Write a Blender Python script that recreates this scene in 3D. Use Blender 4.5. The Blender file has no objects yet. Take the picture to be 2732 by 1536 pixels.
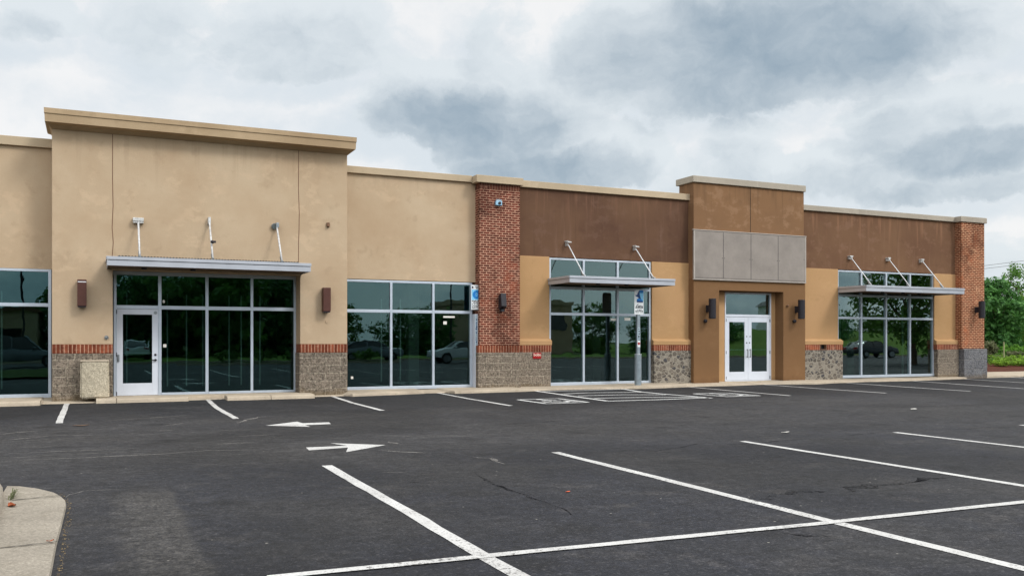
import bpy, bmesh, math, random
from mathutils import Vector, Matrix
R = math.radians
sc = bpy.context.scene
COL = sc.collection

# ------------------------------------------------------------------ camera
TH = R(24.9); CAM = Vector((0.0, -24.1, 1.42))
cam_d = bpy.data.cameras.new('camera'); cam = bpy.data.objects.new('camera', cam_d); COL.objects.link(cam)
cam.location = CAM; cam.rotation_euler = (R(90), 0, -TH)
cam_d.sensor_width = 36.0; cam_d.lens = 36.0 * 2408 / 2732
cam_d.shift_y = 142.0 / 2732; cam_d.clip_start = 0.1; cam_d.clip_end = 3000
sc.camera = cam

# ------------------------------------------------------------------ view / render
sc.view_settings.view_transform = 'Standard'; sc.view_settings.look = 'None'
sc.view_settings.exposure = 0.0; sc.view_settings.gamma = 1.0
sc.render.engine = 'CYCLES'
try:
    sc.cycles.use_denoising = True; sc.cycles.denoiser = 'OPENIMAGEDENOISE'
except Exception: pass
sc.cycles.max_bounces = 8; sc.cycles.transparent_max_bounces = 16
sc.cycles.caustics_reflective = False; sc.cycles.caustics_refractive = False
sc.cycles.sample_clamp_indirect = 6

# ------------------------------------------------------------------ small node helpers
def lin(c):
    out = []
    for v in c:
        v /= 255.0
        out.append(v / 12.92 if v <= .04045 else ((v + .055) / 1.055) ** 2.4)
    return out
def srgb(c, k=1.0):
    return [min(.95, x * k) for x in lin(c)] + [1.0]
class NT:
    def __init__(s, tree): s.t = tree; s.n = tree.nodes; s.l = tree.links
    def new(s, typ, **kw):
        n = s.n.new(typ)
        for a, v in kw.items(): setattr(n, a, v)
        return n
    def put(s, sock, v):
        if hasattr(v, 'is_output') or isinstance(v, bpy.types.NodeSocket): s.l.new(v, sock)
        else: sock.default_value = v
    def m(s, op, a, b=None, c=None, clamp=False):
        n = s.new('ShaderNodeMath', operation=op, use_clamp=clamp)
        s.put(n.inputs[0], a)
        if b is not None: s.put(n.inputs[1], b)
        if c is not None: s.put(n.inputs[2], c)
        return n.outputs[0]
    def vm(s, op, a, b=None):
        n = s.new('ShaderNodeVectorMath', operation=op)
        s.put(n.inputs[0], a)
        if b is not None: s.put(n.inputs[1], b)
        return n.outputs[0]
    def scale(s, a, v): return s.vm('MULTIPLY', a, v)
    def noise(s, vec, scale, detail=4, rough=.55, dist=0.0, out='Fac'):
        n = s.new('ShaderNodeTexNoise'); s.put(n.inputs['Vector'], vec)
        n.inputs['Scale'].default_value = scale; n.inputs['Detail'].default_value = detail
        n.inputs['Roughness'].default_value = rough; n.inputs['Distortion'].default_value = dist
        return n.outputs[out]
    def mr(s, v, a, b, c=0.0, d=1.0, smooth=False):
        n = s.new('ShaderNodeMapRange'); n.interpolation_type = 'SMOOTHSTEP' if smooth else 'LINEAR'
        s.put(n.inputs[0], v)
        for i, x in enumerate((a, b, c, d)): s.put(n.inputs[i + 1], x)
        return n.outputs[0]
    def mix(s, f, a, b, blend='MIX'):
        n = s.new('ShaderNodeMix', data_type='RGBA', blend_type=blend)
        s.put(n.inputs[0], f); s.put(n.inputs[6], a); s.put(n.inputs[7], b)
        return n.outputs[2]
    def xyz(s, v):
        n = s.new('ShaderNodeSeparateXYZ'); s.put(n.inputs[0], v); return n.outputs
    def comb(s, x, y, z=0.0):
        n = s.new('ShaderNodeCombineXYZ'); s.put(n.inputs[0], x); s.put(n.inputs[1], y); s.put(n.inputs[2], z); return n.outputs[0]
    def bump(s, h, strength, dist=.02):
        n = s.new('ShaderNodeBump'); n.inputs['Strength'].default_value = strength; n.inputs['Distance'].default_value = dist
        s.put(n.inputs['Height'], h); return n.outputs[0]

# ------------------------------------------------------------------ world: cloudy sky
SUN_EL, SUN_AZ = 42.0, 146.0        # azimuth clockwise from +Y
world = bpy.data.worlds.new('World'); sc.world = world; world.use_nodes = True
def build_world():
    t = NT(world.node_tree); t.n.clear()
    out = t.new('ShaderNodeOutputWorld')
    sky = t.new('ShaderNodeTexSky', sky_type='NISHITA'); sky.sun_disc = False
    sky.sun_elevation = R(SUN_EL); sky.sun_rotation = R(SUN_AZ)
    b1 = t.new('ShaderNodeBackground'); t.l.new(sky.outputs[0], b1.inputs[0]); b1.inputs[1].default_value = .11
    d = t.new('ShaderNodeTexCoord').outputs['Generated']
    x, y, z = t.xyz(d)
    az = t.m('ARCTAN2', x, y); el = t.m('ARCSINE', t.m('MINIMUM', t.m('MAXIMUM', z, -1.0), 1.0))
    p = t.comb(az, el, 0.0)
    n1 = t.noise(t.scale(d, (1, 1, 1.6)), 3.2, 7, .58)
    inside = t.m('MULTIPLY', t.mr(t.m('ABSOLUTE', t.m('SUBTRACT', az, TH)), .6, .9, 1.0, 0.0, True), t.mr(el, .5, .75, 1.0, 0.0, True))
    free = t.m('MULTIPLY', t.mr(n1, .42, .72, 0.0, .9, True), t.m('SUBTRACT', 1.0, inside))
    def density(p):
        w1 = t.vm('SUBTRACT', t.noise(p, 4.5, 3, .5, out='Color'), (.5, .5, .5))
        w2 = t.vm('SUBTRACT', t.noise(p, 16.0, 8, .64, out='Color'), (.5, .5, .5))
        pw = t.vm('ADD', p, t.vm('ADD', t.scale(w1, (.10, .05, 0)), t.scale(w2, (.060, .048, 0))))
        wx, wy, _ = t.xyz(pw)
        tot = None
        # cloud masses of this afternoon: azimuth, elevation, half width, half height (degrees), depth
        for (a, e, ra, re, w) in CLOUDS:
            dx = t.m('DIVIDE', t.m('SUBTRACT', wx, R(a)), R(ra * 1.22)); dy = t.m('DIVIDE', t.m('SUBTRACT', wy, R(e)), R(re * 1.3))
            q = t.m('ADD', t.m('MULTIPLY', dx, dx), t.m('MULTIPLY', dy, dy))
            g = t.m('MULTIPLY', t.mr(q, .0, 1.8, 1.0, 0.0, True), w)
            tot = g if tot is None else t.m('MAXIMUM', tot, g)
        fb = t.m('SUBTRACT', t.noise(t.scale(pw, (1.0, 1.5, 1.0)), 14.0, 10, .62), .5)
        lo = t.m('SUBTRACT', t.noise(t.scale(p, (1.0, 2.0, 1.0)), 5.0, 5, .5), .5)
        return t.m('ADD', t.m('ADD', tot, free), t.m('ADD', t.m('MULTIPLY', fb, .7), t.m('MULTIPLY', lo, .3))), tot, fb, lo
    dens, tot, fb, lo = density(p)
    above, _, _, _ = density(t.vm('ADD', p, (.012, .020, 0.0)))
    relief = t.m('SUBTRACT', above, dens)                  # > 0 on bases, < 0 on crowns
    cover = t.mr(dens, .28, .46, 0.0, 1.0, True)
    shade = t.mr(t.m('ADD', t.m('MULTIPLY', dens, 1.0), t.m('MULTIPLY', relief, 1.0)), .24, 1.16, 0.0, 1.0, True)
    body = t.mix(shade, srgb((230, 237, 241)), srgb((146, 166, 182)))
    clear = t.mix(t.mr(t.m('ADD', t.m('ADD', lo, fb), t.m('ADD', t.m('MULTIPLY', tot, .5), t.m('MULTIPLY', relief, .8))), -.15, .4, 0.0, 1.0, True), srgb((253, 254, 254)), srgb((224, 232, 238)))
    skycol = t.mix(cover, clear, body)
    # thinner, brighter overcast overhead and behind the camera, where the sun stands
    boost = t.m('MULTIPLY', t.mr(z, .38, .8, 1.0, SKY_ZENITH, True), t.m('ADD', 1.0, t.m('MULTIPLY', t.mr(y, .05, -.6, 0.0, SKY_REAR, True), t.mr(z, .0, .45, .35, 1.0, True))))
    b2 = t.new('ShaderNodeBackground'); t.l.new(skycol, b2.inputs[0]); t.l.new(boost, b2.inputs[1])
    mx = t.new('ShaderNodeMixShader'); mx.inputs[0].default_value = .93
    t.l.new(b1.outputs[0], mx.inputs[1]); t.l.new(b2.outputs[0], mx.inputs[2]); t.l.new(mx.outputs[0], out.inputs[0])
SKY_ZENITH = 1.35; SKY_REAR = 1.1
CLOUDS =  [(23.4, 14.4, 7.32, 2.4, 0.85), (18.2, 14.9, 2.99, 2.13, 0.6), (25.0, 18.0, 3.03, 3.28, 0.45), (27.2, 11.6, 6.8, 1.56, 0.85), (29.0, 15.0, 3.01, 2.27, 0.5), (41.4, 18.2, 11.14, 3.63, 0.85), (35.2, 16.6, 4.15, 3.23, 0.6), (43.5, 16.2, 3.4, 1.79, 0.7), (33.7, 14.7, 2.22, 1.5, 0.45), (47.9, 18.8, 5.56, 1.86, 0.7), (9.2, 18.3, 8.89, 2.55, 0.5), (4.6, 18.7, 5.11, 1.66, 0.42), (10.9, 16.6, 3.56, 1.22, 0.5), (14.7, 17.7, 2.93, 1.99, 0.35), (-3.3, 17.6, 3.33, 1.33, 0.5), (6.2, 14.8, 5.89, 1.2, 0.25), (-0.7, 14.3, 4.11, 1.14, 0.2), (49.6, 12.8, 4.38, 1.84, 0.6), (52.2, 11.3, 4.38, 1.39, 0.85), (47.5, 14.7, 2.58, 1.4, 0.4), (53.8, 12.4, 2.32, 1.33, 0.5), (39.5, 12.1, 3.07, 1.34, 0.5), (44.1, 10.1, 8.55, 1.31, 0.55), (51.6, 9.0, 5.64, 1.35, 0.65), (36.2, 10.6, 3.64, 1.24, 0.4), (54.2, 4.8, 3.84, 1.32, 0.4), (48.9, 10.4, 3.16, 0.92, 0.5)]
build_world()

sun_d = bpy.data.lights.new('sun', 'SUN'); sun_d.energy = 1.5; sun_d.angle = R(14); sun_d.color = (1.0, .96, .9)
sun = bpy.data.objects.new('sun', sun_d); COL.objects.link(sun); sun.location = (20, -30, 40)
sun.rotation_euler = (R(90 - SUN_EL), 0, R(180 - SUN_AZ) )

# ------------------------------------------------------------------ materials
MATS = {}
def mat(name):
    m = bpy.data.materials.new(name); m.use_nodes = True; t = NT(m.node_tree); t.n.clear()
    out = t.new('ShaderNodeOutputMaterial'); MATS[name] = m
    return m, t, out
def principled(t, out, col, rough=.8, metal=0.0, normal=None, spec=.3):
    p = t.new('ShaderNodeBsdfPrincipled')
    t.put(p.inputs['Base Color'], col); t.put(p.inputs['Roughness'], rough); p.inputs['Metallic'].default_value = metal
    p.inputs['Specular IOR Level'].default_value = spec
    if normal is not None: t.l.new(normal, p.inputs['Normal'])
    t.l.new(p.outputs[0], out.inputs[0]); return p
def pos(t): return t.new('ShaderNodeNewGeometry').outputs['Position']
def plain(name, c, k=1.0, rough=.6, metal=0.0, var=.12, scale=8.0, spec=.3, bump=0.0):
    m, t, out = mat(name); p = pos(t)
    n = t.noise(p, scale, 5, .6)
    col = t.mix(t.mr(n, .3, .7), srgb(c, k * (1 - var)), srgb(c, k * (1 + var)))
    nb = t.bump(t.noise(p, 60.0, 3), bump, .01) if bump else None
    principled(t, out, col, t.mr(n, .3, .7, rough * .9, min(1, rough * 1.1)), metal, nb, spec)
    return m
def stucco(name, c, k, blotch=.14, streak=0.0, warm=None, patch=.5, ztop=None, drip=(.8, .3)):
    m, t, out = mat(name); p = pos(t); x, y, z = t.xyz(p)
    u = t.m('ADD', x, t.m('MULTIPLY', y, .7)); q = t.comb(u, z, 0.0)
    big = t.noise(q, .55, 5, .6, .2); mid = t.noise(t.scale(q, (1.0, 1.35, 1)), 2.1, 7, .7, .15); fine = t.noise(p, 45.0, 3, .6)
    col = t.mix(t.mr(big, .33, .67), srgb(c, k * (1 - blotch)), srgb(warm or c, k * (1 + blotch * .6)))
    # trowelled patches
    pt = t.mr(mid, .5, .6, 0.0, .8, True)
    area = t.mr(t.noise(q, .8, 3, .5), .42, .6, 0.0, patch, True)
    col = t.mix(t.m('MULTIPLY', pt, area), col, srgb([min(255, v + 16) for v in c], k))
    pd = t.mr(t.noise(t.vm('ADD', q, (7.3, 2.1, 0)), 1.9, 6, .68, .2), .56, .68, 0.0, .4, True)
    col = t.mix(pd, col, srgb([v * .88 for v in c], k))
    if streak:
        s = t.noise(t.comb(t.m('MULTIPLY', u, 5.0), t.m('MULTIPLY', z, .35), 0.0), 1.0, 5, .6)
        col = t.mix(t.mr(s, .55, .72, 0.0, streak, True), col, srgb([min(255, v + 30) for v in c], k))
        s2 = t.noise(t.comb(t.m('MULTIPLY', u, 7.0), t.m('MULTIPLY', z, .3), 4.0), 1.0, 5, .6)
        col = t.mix(t.mr(s2, .58, .72, 0.0, streak * .8, True), col, srgb([v * .78 for v in c], k))
    if ztop:
        # rain runs below the coping, each with its own length
        ln = t.mr(t.noise(t.comb(t.m('MULTIPLY', u, 1.7), 3.0, 0.0), 1.0, 3, .6), .35, .7, .05, 1.9)
        dn = t.noise(t.comb(t.m('MULTIPLY', u, 9.0), t.m('MULTIPLY', z, .25), 7.0), 1.0, 4, .6)
        dm = t.m('MULTIPLY', t.mr(dn, .5, .66, 0.0, drip[1], True), t.mr(t.m('DIVIDE', t.m('SUBTRACT', ztop, z), ln), .2, 1.0, 1.0, 0.0, True))
        col = t.mix(dm, col, srgb([min(255, v * drip[0]) for v in c], k))
    # splash-back dirt close to the pavement and rain marks under copings: irregular stains
    sp = t.m('ADD', z, t.m('MULTIPLY', t.noise(q, 3.0, 4, .6), .5))
    col = t.mix(t.mr(sp, .2, .55, .4, 0.0, True), col, srgb([v * .62 for v in c], k))
    col = t.mix(t.mr(fine, .35, .7, 0.0, .22), col, srgb([v * .86 for v in c], k))
    h = t.m('ADD', t.m('MULTIPLY', fine, .5), t.m('MULTIPLY', mid, .8))
    principled(t, out, col, .92, 0.0, t.bump(h, .45, .012), .15)
    return m
def brick(name, c1, c2, mortar, w=.2, h=.067, ms=.009, soldier=False, k=1.0, rough_edge=.4):
    m, t, out = mat(name); p = pos(t); x, y, z = t.xyz(p)
    u = t.m('ADD', x, y)
    wob = t.m('MULTIPLY', t.m('SUBTRACT', t.noise(p, 9.0, 3), .5), .012)
    v = t.comb(t.m('ADD', u, wob), t.m('ADD', z, wob), 0.0)
    b = t.new('ShaderNodeTexBrick'); t.l.new(v, b.inputs['Vector'])
    b.offset = 0.0 if soldier else .5
    b.inputs['Scale'].default_value = 1.0; b.inputs['Brick Width'].default_value = w; b.inputs['Row Height'].default_value = h
    b.inputs['Mortar Size'].default_value = ms; b.inputs['Mortar Smooth'].default_value = .25; b.inputs['Bias'].default_value = -.1
    b.inputs['Color1'].default_value = srgb(c1, k); b.inputs['Color2'].default_value = srgb(c2, k); b.inputs['Mortar'].default_value = srgb(mortar, k)
    n = t.noise(p, 14.0, 5, .65); n2 = t.noise(p, 1.3, 4, .6); n3 = t.noise(p, 70.0, 2)
    col = t.mix(t.mr(n, .3, .72, 0.0, .55), b.outputs['Color'], srgb([q * .55 for q in c2], k))
    col = t.mix(t.mr(n2, .55, .75, 0.0, .4, True), col, srgb([min(255, c1[0] + 45), c1[1] + 25, c1[2] + 10], k))
    eff = t.mr(t.noise(p, 4.0, 7, .75), .56, .70, 0.0, .6, True)
    col = t.mix(t.mr(t.noise(t.scale(p, (1, 1, .5)), 1.1, 6, .7), .5, .66, 0.0, .55, True), col, srgb([q * .5 for q in c2], k))
    col = t.mix(eff, col, srgb(mortar, k))
    hh = t.m('ADD', t.m('MULTIPLY', t.m('SUBTRACT', 1.0, b.outputs['Fac']), 1.0), t.m('MULTIPLY', n3, .35))
    principled(t, out, col, .9, 0.0, t.bump(hh, .8, .012), .15)
    return m
def block(name, c, c2, mortar, k=1.0, w=.4, h=.2):
    m, t, out = mat(name); p = pos(t); x, y, z = t.xyz(p)
    wob = t.vm('SUBTRACT', t.noise(p, 5.0, 3, out='Color'), (.5, .5, .5)); wx, wy, wz = t.xyz(wob)
    v = t.comb(t.m('ADD', t.m('ADD', x, y), t.m('MULTIPLY', wx, .03)), t.m('ADD', z, t.m('MULTIPLY', wz, .02)), 0.0)
    b = t.new('ShaderNodeTexBrick'); t.l.new(v, b.inputs['Vector']); b.inputs['Scale'].default_value = 1.0
    b.inputs['Brick Width'].default_value = w; b.inputs['Row Height'].default_value = h; b.inputs['Mortar Size'].default_value = .014
    b.inputs['Mortar Smooth'].default_value = .4; b.squash = .7; b.squash_frequency = 3; b.offset = .37
    b.inputs['Color1'].default_value = srgb(c, k); b.inputs['Color2'].default_value = srgb(c2, k); b.inputs['Mortar'].default_value = srgb(mortar, k)
    g = t.noise(p, 20.0, 5, .78); g2 = t.noise(p, 48.0, 3, .7)
    col = t.mix(t.mr(g, .38, .58, .85, 0.0), b.outputs['Color'], srgb([q * .42 for q in c2], k))
    col = t.mix(t.mr(g2, .55, .7, 0.0, .6), col, srgb([min(255, q + 40) for q in c], k))
    foot_tone = t.mr(t.m('ADD', z, t.m('MULTIPLY', t.noise(p, 4.0, 3), .35)), .22, .4, .45, 0.0, True)  # browner and darker towards the bottom, with an irregular upper edge
    col = t.mix(foot_tone, col, srgb((112, 94, 66), k))
    hh = t.m('ADD', t.m('MULTIPLY', g, 1.0), t.m('MULTIPLY', t.m('SUBTRACT', 1.0, b.outputs['Fac']), .6))
    principled(t, out, col, .95, 0.0, t.bump(hh, 1.0, .03), .1)
    return m
def fieldstone(name, k=1.0):
    m, t, out = mat(name); p = pos(t); x, y, z = t.xyz(p)
    v = t.comb(t.m('ADD', x, y), t.m('MULTIPLY', z, 1.25), 0.0)
    v = t.vm('ADD', v, t.scale(t.vm('SUBTRACT', t.noise(p, 7.0, 3, out='Color'), (.5, .5, .5)), (.06, .06, 0)))
    e = t.new('ShaderNodeTexVoronoi', feature='DISTANCE_TO_EDGE', voronoi_dimensions='2D'); t.l.new(v, e.inputs['Vector']); e.inputs['Scale'].default_value = 6.8
    f = t.new('ShaderNodeTexVoronoi', feature='F1', voronoi_dimensions='2D'); t.l.new(v, f.inputs['Vector']); f.inputs['Scale'].default_value = 6.8
    rc, gc, bc = t.xyz(f.outputs['Color'])
    g = t.noise(p, 40.0, 5, .75)
    stone = t.mix(rc, srgb((96, 91, 86), k), srgb((138, 128, 116), k))
    stone = t.mix(t.mr(gc, .7, .95), stone, srgb((84, 84, 88), k))
    stone = t.mix(t.mr(g, .38, .62, .6, 0.0), stone, srgb((62, 58, 54), k))
    mort = t.mix(t.mr(g, .35, .65), srgb((118, 112, 102), k), srgb((164, 156, 143), k))
    fac = t.m('MULTIPLY', t.mr(e.outputs['Distance'], .05, .15, 0.0, 1.0, True), t.mr(f.outputs['Distance'], .62, .44, 0.0, 1.0, True))
    # some stones are buried in the mortar
    fac = t.m('MULTIPLY', fac, t.mr(bc, .25, .4, .25, 1.0))
    col = t.mix(fac, mort, stone)
    hh = t.m('ADD', t.m('MULTIPLY', fac, .8), t.m('MULTIPLY', g, .5))
    principled(t, out, col, .93, 0.0, t.bump(hh, .9, .03), .1)
    return m
def concrete(name, c, k=1.0, grit=.25, crack=False):
    m, t, out = mat(name); p = pos(t)
    a = t.noise(p, 1.2, 5, .6); b = t.noise(p, 7.0, 6, .7); g = t.noise(p, 55.0, 4, .75)
    col = t.mix(t.mr(a, .3, .7), srgb([v * .9 for v in c], k), srgb([min(255, v * 1.06) for v in c], k))
    col = t.mix(t.mr(b, .52, .72, 0.0, .5, True), col, srgb([v * .76 for v in (c[0], c[1] * .98, c[2] * .93)], k))
    col = t.mix(t.mr(g, .4, .62, grit, 0.0), col, srgb([v * .5 for v in c], k))
    col = t.mix(t.mr(g, .62, .72, 0.0, grit), col, srgb([min(255, v + 45) for v in c], k))
    principled(t, out, col, .93, 0.0, t.bump(g, .5, .01), .12)
    return m

M = {}
M['tan'] = stucco('tan_stucco', (188, 163, 134), 1.0, .10, 0.0, (188, 168, 142), .55, 6.3, (.84, .26))
M['cap'] = stucco('coping_paint', (186, 168, 142), 1.0, .10, .12)
M['cap_grey'] = stucco('coping_metal_paint', (168, 159, 145), 1.0, .12, .3)
M['cornice'] = stucco('cornice_paint', (180, 155, 124), 1.0, .12, .12, (186, 164, 134))
M['brown'] = stucco('brown_stucco', (97, 71, 57), 1.0, .12, .34, (104, 78, 60), .6, 5.96, (1.3, .5))
M['brown_right'] = stucco('weathered_brown_stucco', (112, 82, 63), 1.0, .12, .3, (116, 88, 66), .8, 5.94, (1.3, .6))
M['tower'] = stucco('tower_stucco', (133, 101, 74), 1.0, .12, 0.0, (130, 98, 70), .9, 6.5, (.78, .5))
M['tower_low'] = stucco('tower_base_stucco', (124, 93, 64), 1.0, .08, 0.0, None, .25)
M['ochre'] = stucco('ochre_stucco', (182, 145, 102), 1.0, .07, 0.0, (180, 143, 104), .3)
M['brick'] = brick('red_brick', (120, 54, 40), (78, 34, 26), (212, 164, 138), ms=.0125)
M['brick_r'] = brick('orange_brick', (152, 80, 54), (104, 48, 34), (220, 172, 134), ms=.014)
M['soldier'] = brick('soldier_brick', (152, 84, 60), (104, 50, 34), (196, 150, 124), w=.084, h=3.0, ms=.012, soldier=True)
M['soldier_top'] = brick('soldier_brick_dark', (112, 66, 50), (84, 44, 34), (160, 124, 104), w=.084, h=3.0, ms=.009, soldier=True)
M['block'] = block('split_block', (152, 139, 124), (134, 123, 110), (182, 170, 152))
M['block_dark'] = block('split_block_dark', (136, 136, 138), (118, 118, 122), (150, 148, 146), 1.0, .6, .36)
M['field'] = fieldstone('fieldstone')
M['conc'] = concrete('walk_concrete', (192, 178, 158))
M['conc_island'] = concrete('island_concrete', (172, 163, 149), 1.0, .45)
M['pebble'] = concrete('pebble_aggregate', (210, 198, 174), 1.0, .7)
M['alu'] = plain('aluminium_frame', (186, 196, 208), 1.0, .38, .35, .06, 3.0, .5)
M['door_paint'] = plain('door_paint', (206, 212, 222), 1.0, .4, .0, .05, 3.0, .4)
M['fascia'] = plain('fascia_metal', (176, 180, 188), 1.0, .42, .3, .08, 2.0, .5)
M['soffit'] = plain('soffit_shaded_paint', (122, 104, 86), 1.0, .8, 0, .15, 2.0)  # brown darkened so the colour itself deepens the shade under the canopies
M['white'] = plain('white_metal', (226, 228, 230), 1.0, .45, 0, .06)
M['rust'] = plain('weathered_rod', (206, 206, 206), 1.0, .5, .1, .3, 18.0)
M['lamp_brown'] = plain('brown_lamp_paint', (82, 50, 42), 1.0, .45, 0, .08)
M['black'] = plain('black_paint', (40, 38, 44), 1.0, .4, 0, .1)
M['dark'] = plain('dark_void', (18, 18, 18), 1.0, .8)
M['panel'] = plain('grey_sign_panel', (142, 134, 127), 1.0, .6, .1, .14, 2.2)
M['panel_trim'] = plain('panel_trim', (168, 160, 152), 1.0, .6, 0, .15, 5.0)
M['bracket'] = plain('bracket_metal', (196, 196, 194), 1.0, .5, .2, .3, 14.0)
M['steel'] = plain('galvanised_steel', (140, 152, 160), 1.0, .45, .5, .15, 10.0, .5)
M['steel_box'] = plain('junction_box', (150, 190, 215), 1.0, .45, .2)
M['sign_white'] = plain('sign_white', (222, 226, 228), 1.0, .5, 0, .04)
M['sign_blue'] = plain('sign_blue', (30, 120, 196), 1.0, .45)
M['sign_sky'] = plain('sign_pale_blue', (126, 196, 234), 1.0, .45)
M['strip'] = plain('pale_strip', (168, 188, 198), 1.0, .5, 0, .15, 12.0)
M['sign_navy'] = plain('sign_navy', (22, 60, 112), 1.0, .45)
M['ink'] = plain('ink', (38, 42, 48), 1.0, .6)
M['sign_red'] = plain('sign_red', (152, 24, 28), 1.0, .45)
M['sign_cream'] = plain('sign_cream', (240, 222, 205), 1.0, .5)
M['roof'] = plain('roof_membrane', (120, 118, 114), 1.0, .9)
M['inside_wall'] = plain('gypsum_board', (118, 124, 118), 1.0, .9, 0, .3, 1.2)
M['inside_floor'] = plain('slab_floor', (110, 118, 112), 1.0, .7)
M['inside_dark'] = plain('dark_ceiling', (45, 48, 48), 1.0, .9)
M['stud'] = plain('metal_stud', (190, 200, 196), 1.0, .5, .2)
M['grit'] = plain('grit', (120, 104, 78), 1.0, .9, 0, .5, 90)
M['wire'] = plain('wire', (60, 60, 62), 1.0, .6)
M['wood'] = plain('weathered_stake', (150, 150, 110), 1.0, .8)
M['orange'] = plain('orange_plastic', (226, 96, 44), 1.0, .5)
M['dead_leaf'] = plain('dead_leaf', (150, 80, 48), 1.0, .8, 0, .3, 40)
M['tan_stain'] = plain('tan_stain', (112, 88, 70), 1.0, .9, 0, .2, 40)
M['paper'] = plain('paper', (225, 222, 214), 1.0, .8)
M['vent'] = plain('vent_brown', (112, 82, 62), 1.0, .6)
M['chrome'] = plain('satin_chrome', (150, 156, 160), 1.0, .3, .8)

def glass(name, tr, gl, face=.35):
    m, t, out = mat(name)
    a = t.new('ShaderNodeBsdfTransparent'); a.inputs[0].default_value = (*tr, 1)
    g = t.new('ShaderNodeBsdfGlossy'); g.inputs['Roughness'].default_value = 0.0
    lw = t.new('ShaderNodeLayerWeight'); lw.inputs['Blend'].default_value = face
    g.inputs['Color'].default_value = (*gl, 1)
    c = t.mix(t.m('MULTIPLY', lw.outputs['Facing'], 1.0), (*gl, 1), (.75, .8, .8, 1)); t.l.new(c, g.inputs['Color'])
    # float-glass is never perfectly flat: reflections bend a little
    n = t.noise(pos(t), 1.1, 2); nb = t.bump(n, .03, .05); t.l.new(nb, g.inputs['Normal'])
    ad = t.new('ShaderNodeAddShader'); t.l.new(a.outputs[0], ad.inputs[0]); t.l.new(g.outputs[0], ad.inputs[1])
    t.l.new(ad.outputs[0], out.inputs[0]); return m
M['glass'] = glass('tinted_glass', (.40, .48, .47), (.037, .068, .072), .2)

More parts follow.
